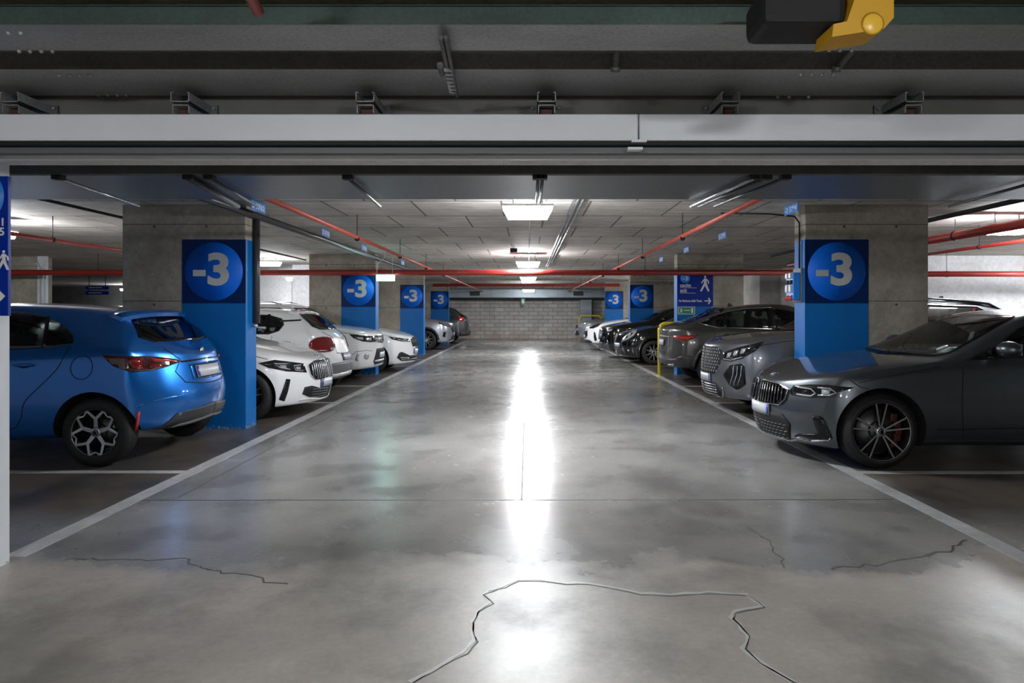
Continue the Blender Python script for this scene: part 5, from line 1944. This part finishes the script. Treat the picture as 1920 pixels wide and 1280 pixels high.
def pillar(side, i, label, sign=True):
    d = PD[i]
    t = thing('concrete_pillar', label, 'pillar', (0, 0, 0), 0, 'concrete pillars along the aisle')
    xa, xb = sorted((side * XI + OX, side * XO + OX))
    MB().box(xa, xb, d, d + PT, 0, ZC, bev=.012).build('pillar_shaft', M['concrete'], t)
    e = .0025
    inner = side * XI + OX
    p0, p1 = sorted((inner - side * e, inner + side * .765))
    q0, q1 = sorted((inner - side * e, inner))
    ztop, zmid = 2.285, 1.515
    MB().box(p0, p1, d - e, d, 0, zmid if sign else 1.53).build('blue_paint', M['blue'], t)
    MB().box(q0, q1, d, d + PT * .96, 0, ztop).build('blue_side_paint', M['blue'], t)
    if sign:
        MB().box(p0, p1, d - e, d, zmid, ztop).build('navy_square', M['navy'], t)
        num_sign(t, (p0 + p1) / 2, d - e)
    # shutter tie holes
    if i < 2:
        for dx in (.47, 1.10):
            for z in (2.44, 1.50, .58):
                if dx < .77 and z < 2.3:
                    continue
                MB().lathe([(d - .002, .0001), (d - .002, .016), (d, .016)], seg=12, center=(inner + side * dx, 0, z)).build('tie_hole', M['joint'], t)
    rebase(t, ((xa + xb) / 2, d + PT / 2, 0))
    return t


NAMES = ['nearest', 'second', 'third', 'fourth']
pillar(-1, 0, 'nearest left concrete pillar with round minus three sign, behind the blue hatchback')
pillar(1, 0, 'nearest right concrete pillar with round minus three sign, behind the grey saloon')
pillar(-1, 1, 'second left concrete pillar, its round minus three sign beside the lit green exit lamp')
pR2 = pillar(1, 1, 'second right concrete pillar, the one carrying the uscita exit sign', sign=False)
pillar(-1, 2, 'third left concrete pillar, its blue face behind the low white hatchback')
pillar(1, 2, 'third right concrete pillar, its blue face rising behind the black cars')
pillar(-1, 3, 'fourth left concrete pillar with the smallest round sign, by the silver SUV')
pillar(1, 3, 'fourth right concrete pillar with the smallest round sign, by the white crossover')

# exit sign on the second right pillar
D2 = PD[1] - .0025
S = thing('exit_direction_sign', 'blue uscita exit panel with walking figure and arrow, on the second right pillar', 'sign')
sx0, sx1 = XI + OX, XI + OX + .80
MB().box(sx0, sx1, D2 - .006, D2, 1.526, 2.31).build('sign_panel', M['signblue'], S)
yf = D2 - .006


def sp(px, py):
    """photo pixel on the exit panel to its own plane (panel measured from the photograph)"""
    return WX(px, D2), WZ(py, D2)


cx, cz = sp(1284.5, 521.5)
MB().lathe([(yf - .002, .0001), (yf - .002, .105), (yf, .105)], seg=40, center=(cx, 0, cz)).build('level_disc', M['signcyan'], S)
text_obj('level_number', '-3', .10, (cx + .005, yf - .002, cz), M['signwhite'], S, bold=.02)
for body, x0_, x1_, y0_, y1_ in (('uscita', 1275, 1295.5, 532, 537.5), ('exit', 1275, 1288, 541.5, 547.5)):
    xa, za = sp(x0_, y1_)
    xb, zb = sp(x1_, y0_)
    text_obj('lettering', body, zb - za + .012, ((xa + xb) / 2, yf, (za + zb) / 2), M['signwhite'], S, width=xb - xa, bold=.02)
xa, za = sp(1272, 566)
xb, zb = sp(1316, 561.5)
text_obj('lettering', 'Via Madonna della Tosse', .052, ((xa + xb) / 2, yf, (za + zb) / 2), M['signwhite'], S, width=xb - xa, bold=.02)
for y_, w_ in ((539.5, 31), (549.3, 29)):
    xa, za = sp(1275, y_)
    MB().box(xa, xa + w_ / 83.9, yf - .0015, yf, za - .004, za + .004).build('rule_line', M['signwhite'], S)


def walker(root, cx, z0, h, y, mat, mirror=1):
    """pictogram of a walking figure: head disc, body and four limbs in one flat mesh"""
    b = MB()
    u = h
    f = lambda a, c_: Vector((cx + mirror * a * u, y, z0 + c_ * u))
    circ = [(.02 + .072 * math.cos(t * math.pi / 8), .925 + .072 * math.sin(t * math.pi / 8)) for t in range(16)]
    b.prism(circ, f, (0, -.002, 0))
    b.prism([(-.03, .83), (.06, .83), (.12, .79), (.11, .50), (-.06, .50), (-.07, .79)], f, (0, -.0022, 0))
    b.prism([(-.07, .79), (-.03, .83), (-.02, .74), (-.19, .50), (-.25, .54)], f, (0, -.0024, 0))
    b.prism([(.12, .79), (.06, .83), (.09, .72), (.19, .62), (.19, .48), (.26, .48), (.26, .65)], f, (0, -.0026, 0))
    b.prism([(-.06, .52), (.04, .52), (.02, .38), (-.20, .0), (-.30, .0), (-.30, .03)], f, (0, -.0028, 0))
    b.prism([(.0, .52), (.11, .52), (.28, .03), (.27, .0), (.18, .0), (.01, .36)], f, (0, -.003, 0))
    return b.build('walking_figure', mat, root)


xa, za = sp(1321.5, 546)
walker(S, xa, za, 29.5 / 83.9, yf, M['signwhite'])


def arrow(root, x, z, w, h, y, mat, t=.22):
    f = lambda a, c_: Vector((x + a * w, y, z + c_ * h))
    b = MB()
    b.prism([(-.5, t * .42), (.28, t * .42), (.28, -t * .42), (-.5, -t * .42)], f, (0, -.002, 0))
    b.prism([(.0, .5), (.2, .5), (.5, .0), (.2, -.5), (.0, -.5), (.26, 0)], f, (0, -.0022, 0))
    return b.build('arrow', mat, root)


xa, za = sp(1327, 564)
arrow(S, xa, za, .145, .14, yf, M['signwhite'])
rebase(S, ((sx0 + sx1) / 2, D2, 1.88))

G = thing('running_man_sign', 'green emergency exit plate with running figure and door, below the uscita panel', 'sign')
xa, za = sp(1271.5, 589)
xb, zb = sp(1303, 574.8)
MB().box(xa, xb, D2 - .006, D2 - .0005, za, zb, bev=.001).build('plate_border', M['signwhite'], G)
MB().box(xa + .012, xb - .012, D2 - .008, D2 - .006, za + .012, zb - .012).build('plate_face', M['signgreen'], G)
MB().box(xb - .085, xb - .045, D2 - .010, D2 - .008, za + .03, zb - .03).build('door_symbol', M['signwhite'], G)
walker(G, xa + .065, za + .03, (zb - za) - .06, D2 - .008, M['signwhite'])
MB().box(xa + .13, xb - .11, D2 - .010, D2 - .008, (za + zb) / 2 - .007, (za + zb) / 2 + .007).build('arrow', M['signwhite'], G)
rebase(G, ((xa + xb) / 2, D2, (za + zb) / 2))

# blue sign on the left post
D3 = 3.62
P3 = thing('post_sign', 'tall blue direction sign at the left edge on the white doorway post', 'sign')
xr = WX(15, D3)
MB().box(xr - .62, xr, D3, D3 + .022, WZ(592, D3), WZ(330, D3), bev=.002).build('sign_panel', M['signblue'], P3)
MB().lathe([(D3 - .002, .0001), (D3 - .002, .15), (D3, .15)], seg=48, center=(xr - .17, 0, WZ(367, D3))).build('level_disc', M['signcyan'], P3)
text_obj('level_number', '-3', .14, (xr - .17, D3 - .002, WZ(367, D3)), M['signwhite'], P3, bold=.02)
for body, py in (('3781', 416), ('3795', 434)):
    text_obj('lettering', body, .043, (xr - .075, D3, WZ(py, D3)), M['signwhite'], P3, bold=.02)
walker(P3, WX(6.5, D3), WZ(506, D3), .105, D3, M['signwhite'])
arrow(P3, WX(-12, D3), WZ(555, D3), .125, .075, D3, M['signwhite'], .35)
rebase(P3, (xr - .3, D3, 1.7))
# chipped plaster at the post foot
o = MB()
random.seed(3)
for i in range(7):
    o.box(-2.95 - i * .02, -2.93 - i * .012, 3.625, 3.64, 0, .02 + random.random() * .03)
struct(o.build('trim_post_foot', M['crack']))


# ------------------------------------------------------------------ lamps
def lamp(label, X, Y, z=2.47, w=.52, l=.20, group='aisle ceiling lamps', drop=True, h=.09):
    t = thing('ceiling_lamp', label, 'lamp', (0, 0, 0), 0, group)
    b = MB()
    b.prism([(-w / 2, h / 2), (w / 2, h / 2), (w / 2 - .05, -h / 2), (-w / 2 + .05, -h / 2)], lambda u, v: Vector((X + u, Y - l / 2, z + v)), (0, l, 0))
    b.build('diffuser', M['lamp'], t)
    MB().box(X - w / 2 - .008, X + w / 2 + .008, Y - l / 2 - .008, Y + l / 2 + .008, z + h / 2, z + h / 2 + .025, bev=.004).build('lamp_tray', M['lampbody'], t)
    for q in (-1, 1):
        MB().tube([(X + q * w * .3, Y, z + h / 2 + .02), (X + q * w * .3, Y, ZC)], .006, 6).build('hanger_rod', M['lampbody'], t)
    rebase(t, (X, Y, z))
    return t


lamp('ceiling lamp over the aisle nearest the beam, largest of the glowing row', 0, 7.3, l=.38)
lamp('glowing ceiling lamp over the aisle, between the second pair of pillars', .01, 15.1, z=2.45, l=.44)
lamp('glowing ceiling lamp over the aisle, between the third pair of pillars', .02, 22.3, l=.44)
lamp('small glowing lamp at the end of the aisle, in front of the steel duct', .05, 30.5, z=2.33)
lamp('ceiling lamp glowing behind the nearest left pillar, above the small white hatchback', -6.2, 16.4, z=2.55, group='side ceiling lamps')
lamp('ceiling lamp glowing beside the blue post sign, over the left rear bays', -7.35, 9.4, group='side ceiling lamps')
lamp('small distant ceiling lamp left of the second left pillar', -7.7, 22.4, group='side ceiling lamps', w=.4)
lamp('ceiling lamp at the right edge beside the thick red pipe', 6.25, 8.9, group='side ceiling lamps')
lamp('tiny ceiling lamp in the dark far left, above the blue hatchback roof', -19.4, 33.0, z=2.45, group='side ceiling lamps')
lamp('ceiling lamp in the right recess, lighting the white wall', 10.4, 11.6, group='side ceiling lamps')
lamp('added ceiling lamp just outside the right edge, brightening the white wall', 11.3, 13.4, group='side ceiling lamps')  # unseen lamp, added to brighten the white wall
lamp('ceiling lamp far down behind the right row of cars', 5.0, 26.0, group='side ceiling lamps', w=.4)
lamp('ceiling lamp over the far left aisle, beyond the left post', -14.0, 11.0, group='side ceiling lamps')
for nx, ny, lb in ((1.7, -.7, 'ceiling lamp of the near hall, behind the camera on the right'), (-1.7, -.7, 'ceiling lamp of the near hall, behind the camera on the left'),
                   (0.0, -4.5, 'ceiling lamp of the near hall, farthest behind the camera')):
    lamp(lb, nx, ny, z=2.55, w=.4, l=.18, group='near hall lamps')

# lit exit lamp beside the second left pillar
E = thing('exit_lamp', 'lit pale green emergency exit lamp hanging beside the second left pillar', 'lamp')
ex, ey = WX(723, 15.0), 15.0
MB().box(ex - .20, ex + .20, ey - .03, ey + .03, 2.085, 2.215, bev=.008).build('diffuser', M['exitlamp'], E)
MB().box(ex - .205, ex + .205, ey - .035, ey + .035, 2.215, 2.24).build('lamp_body', M['lampbody'], E)
MB().tube([(ex - .19, ey, 2.23), (ex - .19, ey, 2.45), (ex - .02, ey, 2.60), (ex - .02, ey, ZC)], .008, 6).build('cable', M['lampbody'], E)
MB().tube([(ex + .15, ey, 2.23), (ex + .15, ey, ZC)], .005, 6).build('cable', M['lampbody'], E)
rebase(E, (ex, ey, 2.15))

# ------------------------------------------------------------------ pipes and conduits
def pipe(name, label, pts, r, mat, group=None, cat='pipe', clamps=(), seg=12):
    t = thing(name, label, cat, (0, 0, 0), 0, group)
    MB().tube(pts, r, seg).build('pipe_run', mat, t)
    for p in clamps:
        x, y, z = p
        MB().tube([(x, y, z + r), (x, y, ZC)], .005, 6).tube([(x, y - .015, z), (x, y + .015, z)], r + .008, 12).build('hanger', M['black'], t)
    rebase(t, pts[0])
    return t


pipe('red_pipe', 'faded red pipe running down the left side of the aisle to the back wall', [(-2.26, 5.2, 2.40), (-2.26, 34.2, 2.40)], .024, M['redfaded'], clamps=[(-2.26, d, 2.38) for d in (9.05, 12.1, 15.2, 18.3, 22, 26)])
pipe('red_pipe', 'faded red pipe running down the right side of the aisle', [(2.02, 5.2, 2.40), (2.02, 34.2, 2.40)], .024, M['redfaded'], clamps=[(2.02, d, 2.37) for d in (8.9, 12.0, 15.2, 18.3, 22, 26)])
pipe('red_pipe', 'thick dark red pipe crossing the whole aisle in front of the second pillars', [(-14, 15.1, 2.275), (7.5, 15.1, 2.275)], .063, M['red'], clamps=[(x, 15.1, 2.275) for x in (-12.3, -9.5, -7.4, 2.6, 6.4)], seg=18)
pipe('red_pipe', 'dark red pipe crossing the far end of the aisle near the duct', [(-4.0, 28.9, 2.53), (3.9, 28.9, 2.53)], .06, M['red'], clamps=[(x, 28.9, 2.53) for x in (-2.6, 2.5)])
pipe('red_pipe', 'thick red pipe under the ceiling beside the right edge lamp', [(5.95, 5.2, 2.47), (5.95, 15.5, 2.47)], .062, M['red'], clamps=[(5.95, 9.5, 2.47), (5.95, 12.5, 2.47)])
pipe('red_pipe', 'thin dark red pipe below the thick one on the right', [(6.75, 5.2, 2.38), (6.75, 15.5, 2.38)], .025, M['red'], clamps=[(6.75, 10.2, 2.38)])
pipe('red_pipe', 'red pipe running across the white wall on the right', [(7.7, 14.5, 2.21), (12.2, 14.5, 2.21)], .06, M['red'], clamps=[(8.1, 14.5, 2.21), (8.9, 14.5, 2.21)])
pipe('red_pipe', 'thin dark red pipe sloping away at the far left, above the blue hatchback', [(-6.4, 5.2, 2.38), (-6.4, 15.0, 2.38)], .028, M['red'], clamps=[(-6.4, 9.2, 2.38), (-6.4, 12.5, 2.38)])
pipe('drain_pipe', 'dark grey drain pipe running along the ceiling edge over the left bays', [(-3.36, 5.15, 2.60), (-3.36, 18.8, 2.60)], .045, M['darkpipe'])
pipe('cable_conduit', 'thin black conduit run under the ceiling at the left, over the blue hatchback', [(-5.2, 5.15, 2.62), (-5.2, 16, 2.62)], .018, M['black'])
pipe('cable_conduit', 'thin black conduit run under the ceiling behind the nearest right pillar', [(5.35, 5.15, 2.63), (5.35, 15, 2.63)], .03, M['black'])
for dx, lb in ((0, 'left one of the three bright zinc conduits beside the aisle lamp row'), (.05, 'middle one of the three bright zinc conduits beside the aisle lamp row'), (.105, 'right one of the three bright zinc conduits beside the aisle lamp row')):
    pipe('cable_conduit', lb, [(.515 + dx, 5.15, 2.67), (.515 + dx, 19.0 if dx < .08 else 17.5, 2.67)], .012, M['chromepipe'], 'zinc conduits beside the lamps', 'conduit', seg=8)
# lamp feed conduits
pipe('cable_conduit', 'thin white conduit feeding the aisle lamps along the centre', [(.03, 7.4, 2.685), (.03, 22, 2.685)], .008, M['lampbody'], cat='conduit', seg=6)
t = thing('junction_box', 'small black junction box under the ceiling left of the second aisle lamp', 'junction box')
MB().box(-.34, -.20, 13.2, 13.35, 2.56, 2.64, bev=.01).build('box_body', M['black'], t)
MB().tube([(-.27, 13.27, 2.64), (-.27, 13.27, ZC)], .008, 6).build('stem', M['lampbody'], t)
rebase(t, (-.27, 13.27, 2.64))

# short conduits hung under the beam soffit (their ends catch the light)
for (xa, xb, r, lb, m) in ((-2.95, -3.02, .014, 'thin zinc conduit stub under the beam, leftmost over the blue hatchback', 'chromepipe'),
                           (-2.13, -2.25, .026, 'thick dark conduit under the beam meeting the left red pipe', 'darkpipe'),
                           (-2.00, -2.10, .014, 'thin conduit beside the thick dark one under the beam, left', 'darkpipe'),
                           (-1.13, -1.145, .014, 'thin conduit stub under the beam, left of the nearest aisle lamp', 'darkpipe'),
                           (1.42, 1.27, .018, 'left conduit of the slanting trio under the beam at the right', 'chromepipe'),
                           (1.50, 1.33, .014, 'middle conduit of the slanting trio under the beam at the right', 'darkpipe'),
                           (1.62, 1.45, .014, 'right conduit of the slanting trio under the beam at the right', 'darkpipe'),
                           (3.29, 3.27, .013, 'thin conduit under the beam above the grey saloon, at the right', 'darkpipe')):
    k = .815
    t = thing('beam_conduit', lb, 'conduit', (0, 0, 0), 0, 'conduits under the beam')
    MB().tube([(xa * .97, 4.16, 2.233), (xb * .985, 5.22, 2.222)], r * .8, 8).build('pipe_run', M[m], t)
    MB().box(xa * .97 - .03, xa * .97 + .03, 4.14, 4.19, 2.222, 2.252).build('clip', M['black'], t)
    rebase(t, (xa * .97, 4.16, 2.25))
t = thing('beam_conduit', 'pair of vertical-looking dark conduits under the beam above the nearest aisle lamp', 'conduit', (0, 0, 0), 0, 'conduits under the beam')
for dx in (0, .028):
    MB().tube([(.065 + dx, 4.14, 2.238), (.065 + dx, 5.14, 2.238)], .010, 8).build('pipe_run', M['darkpipe'], t)
MB().box(.03, .12, 4.14, 4.20, 2.225, 2.253).build('clip', M['black'], t)
rebase(t, (.08, 4.16, 2.25))

# drain down-pipe with tap on the first left pillar
t = thing('down_pipe', 'dark down-pipe with a brass tap on the aisle face of the nearest left pillar', 'pipe')
X = XI * -1 + OX + .045
MB().tube([(X, PD[0] + .22, 2.553), (X, PD[0] + .22, WZ(606, 8.45))], .040, 16).build('pipe_run', M['darkpipe'], t)
zt = WZ(610, 8.45)
MB().tube([(X, PD[0] + .22, zt + .03), (X, PD[0] + .22, zt - .02), (X + .12, PD[0] + .20, zt - .03)], .016, 8).ellipsoid((X - .01, PD[0] + .2, zt), (.03, .03, .025)).build('tap', M['rim_silver'], t)
rebase(t, (X, PD[0] + .22, 2.6))

# blue socket box on the first right pillar
t = thing('socket_box', 'blue power socket box with red plugs on the aisle face of the nearest right pillar', 'electrical box')
X = XI + OX - .003
y0 = PD[0] + .04
MB().box(X - .03, X, y0, y0 + .25, WZ(566, 8.35), WZ(503, 8.35), bev=.004).build('back_plate', M['plasticgrey'], t)
MB().box(X - .12, X - .03, y0 + .01, y0 + .24, WZ(562, 8.35), WZ(511, 8.35), bev=.01).build('box_body', M['signcyan'], t)
for yy in (.06, .17):
    MB().box(X - .15, X - .115, y0 + yy - .03, y0 + yy + .03, WZ(522, 8.35), WZ(512, 8.35), bev=.006).build('socket_cover', M['plate'], t)
    MB().box(X - .15, X - .115, y0 + yy - .03, y0 + yy + .03, WZ(548, 8.35), WZ(534, 8.35), bev=.006).build('socket_cover', M['plate'], t)
    MB().box(X - .145, X - .115, y0 + yy - .03, y0 + yy + .03, WZ(533, 8.35), WZ(525, 8.35), bev=.004).build('switch', M['black'], t)
    MB().tube([(X - .10, y0 + yy, WZ(555, 8.35)), (X - .15, y0 + yy, WZ(562, 8.35))], .026, 12).build('plug', M['taillight_bright'], t)
rebase(t, (X, y0 + .12, 1.8))
pipe('cable_conduit', 'thin black conduit rising from the blue socket box up to the ceiling', [(XI + OX - .02, PD[0] + .12, WZ(503, 8.35)), (XI + OX - .02, PD[0] + .12, 2.50), (XI + OX - .08, PD[0] + .12, 2.58), (XI + OX - .35, PD[0] + .2, 2.62), (XI + OX - .9, PD[0] + .4, 2.66)], .011, M['black'], cat='conduit', seg=8)

# bay-number plates under the ceiling
BN = [(-1, 7.98, '3 3762', 'just behind the beam at the left'), (-1, 10.65, '3 3763', 'second along the left row'), (-1, 13.15, '3 3764', 'third along the left row'), (-1, 17.2, '3 3765', 'farthest shown on the left row'),
      (1, 8.16, '-3 3794', 'just behind the beam at the right'), (1, 11.05, '3 3795', 'second along the right row'), (1, 13.55, '3 3796', 'third along the right row'), (1, 16.1, '3 3797', 'farthest shown on the right row')]
for sd, d, tx, where in BN:
    t = thing('bay_number_plate', 'small blue bay number plate under the ceiling, ' + where, 'sign', (0, 0, 0), 0, 'bay number plates')
    X = sd * 3.15
    MB().box(X - .004, X + .004, d - .21, d + .21, 2.585, 2.692, bev=.001).build('plate', M['signcyan'], t)
    for f in (1, -1):
        o = text_obj('lettering', tx, .065, (X + f * .004, d, 2.638), M['signwhite'], t, bold=.02, rotz=f * math.pi / 2, width=.36)
    rebase(t, (X, d, 2.69))

# back-wall duct
t = thing('ventilation_duct', 'long grey steel ventilation duct across the top of the back wall', 'duct')
b = MB()
b.box(-4.2, 4.0, 34.3, 34.95, 2.10, 2.52, bev=.01)
b.build('duct_body', M['duct'], t)
for i in range(8):
    x = -4.0 + i * 1.1
    MB().box(x - .015, x + .015, 34.28, 34.96, 2.085, 2.535).build('duct_flange', M['galv'], t)
MB().box(-4.2, 4.0, 34.28, 35.0, 2.00, 2.08).build('support_rail', M['black'], t)
MB().box(-2.9, -2.4, 34.27, 34.30, 2.2, 2.42).build('vent_grille', M['plastic'], t)
MB().box(2.3, 2.8, 34.27, 34.30, 2.2, 2.42).build('vent_grille', M['plastic'], t)
for x in (-3.6, 0.6, 3.4):
    MB().tube([(x, 34.6, 2.5), (x, 34.6, ZC)], .012, 6).build('hanger_rod', M['galv'], t)
rebase(t, (0, 34.6, 2.1))
t = thing('ventilation_riser', 'grey steel duct riser standing against the back wall at the right', 'duct')
MB().box(2.66, 3.24, 34.5, 35.0, 0, 2.0, bev=.01).build('duct_body', M['duct'], t)
for z in (.7, 1.45):
    MB().box(2.64, 3.26, 34.48, 35.0, z - .015, z + .015).build('duct_flange', M['galv'], t)
rebase(t, (2.95, 34.75, 0))
t = thing('fire_point_sign', 'tiny green sign hanging under the duct on the back wall', 'sign')
MB().box(-.32, -.14, 34.2, 34.23, 1.75, 2.06).build('sign_panel', M['signgreen'], t)
MB().box(-.28, -.18, 34.194, 34.2, 1.83, 1.98).build('symbol', M['signwhite'], t)
MB().tube([(-.23, 34.215, 2.04), (-.23, 34.27, 2.15)], .006, 6).build('bracket_arm', M['black'], t)
rebase(t, (-.23, 34.2, 2.1))

# yellow hoop barriers
def hoop(label, X0, X1, Y, h):
    t = thing('hoop_barrier', label, 'barrier', (0, 0, 0), 0, 'yellow hoop barriers')
    r = .038
    pts = [(X0, Y, 0), (X0, Y, h - .14)]
    for i in range(1, 6):
        a = math.pi / 2 * i / 6
        pts.append((X0 + .14 - .14 * math.cos(a), Y, h - .14 + .14 * math.sin(a)))
    pts += [(X0 + .14, Y, h), (X1 - .14, Y, h)]
    for i in range(1, 6):
        a = math.pi / 2 * i / 6
        pts.append((X1 - .14 + .14 * math.sin(a), Y, h - .14 + .14 * math.cos(a)))
    pts += [(X1, Y, h - .14), (X1, Y, 0)]
    MB().tube(pts, r, 12).build('hoop_tube', M['yellow'], t)
    for x in (X0, X1):
        MB().lathe([(0, .0001), (0, .08), (.012, .08), (.012, .0001)], seg=20, axis='z', center=(x, Y, 0)).build('foot_plate', M['yellow'], t)
    rebase(t, ((X0 + X1) / 2, Y, 0))


hoop('yellow tubular hoop barrier protecting the second right pillar, beside the dark coupe-backed SUV', 2.90, 3.85, 15.03, 1.15)
hoop('small far yellow hoop barrier by the duct riser at the back right', 2.55, 3.6, 33.6, 1.2)

# ------------------------------------------------------------------ background seen between the pillars
t = thing('concrete_pillar', 'far left concrete pillar with two light conduits, seen above the blue hatchback roof', 'pillar')
MB().box(-12.1, -11.42, 15.9, 16.4, 0, ZC, bev=.01).build('pillar_shaft', M['concrete'], t)
b = MB()
for dx in (0, .09):
    b.tube([(-11.36 + dx, 15.88, 0), (-11.36 + dx, 15.88, 2.45), (-11.42 + dx * 2.2, 15.88, 2.55)], .02, 8)
b.box(-11.42, -11.22, 15.9, 15.98, 0, ZC)
b.build('conduit_board', M['post'], t)
rebase(t, (-11.7, 16.1, 0))
t = thing('concrete_pillar', 'pale square column with a black pipe, seen just left of the second left pillar', 'pillar')
MB().box(-6.45, -5.75, 18.7, 19.3, 0, ZC, bev=.01).build('pillar_shaft', M['concrete_white'], t)
MB().tube([(-5.68, 18.68, 0), (-5.68, 18.68, ZC)], .03, 8).build('pipe_run', M['black'], t)
MB().box(-6.47, -5.73, 18.68, 18.70, 1.52, 1.55).build('joint_band', M['black'], t)
rebase(t, (-6.1, 19, 0))
t = thing('concrete_pillar', 'concrete column behind the right row, between second right pillar and socket box', 'pillar')
MB().box(7.0, 7.6, 20.6, 21.2, 0, ZC, bev=.01).build('pillar_shaft', M['concrete_pale'], t)
rebase(t, (7.3, 20.9, 0))
t = thing('hanging_sign', 'pair of dark blue hanging direction signs far away in the left background', 'sign')
for z in (1.93, 2.09):
    MB().box(-13.6, -12.9, 21.0, 21.04, z, z + .11).build('sign_panel', M['signblue'], t)
    MB().box(-13.5, -13.1, 20.993, 21.0, z + .045, z + .065).build('arrow', M['signwhite'], t)
for x in (-13.5, -13.0):
    MB().tube([(x, 21.02, 1.93), (x, 21.02, ZC)], .01, 6).build('hanger_rod', M['black'], t)
rebase(t, (-13.25, 21.02, ZC))
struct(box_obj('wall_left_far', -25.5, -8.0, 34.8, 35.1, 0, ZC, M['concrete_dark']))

for fn in CARS:
    fn()
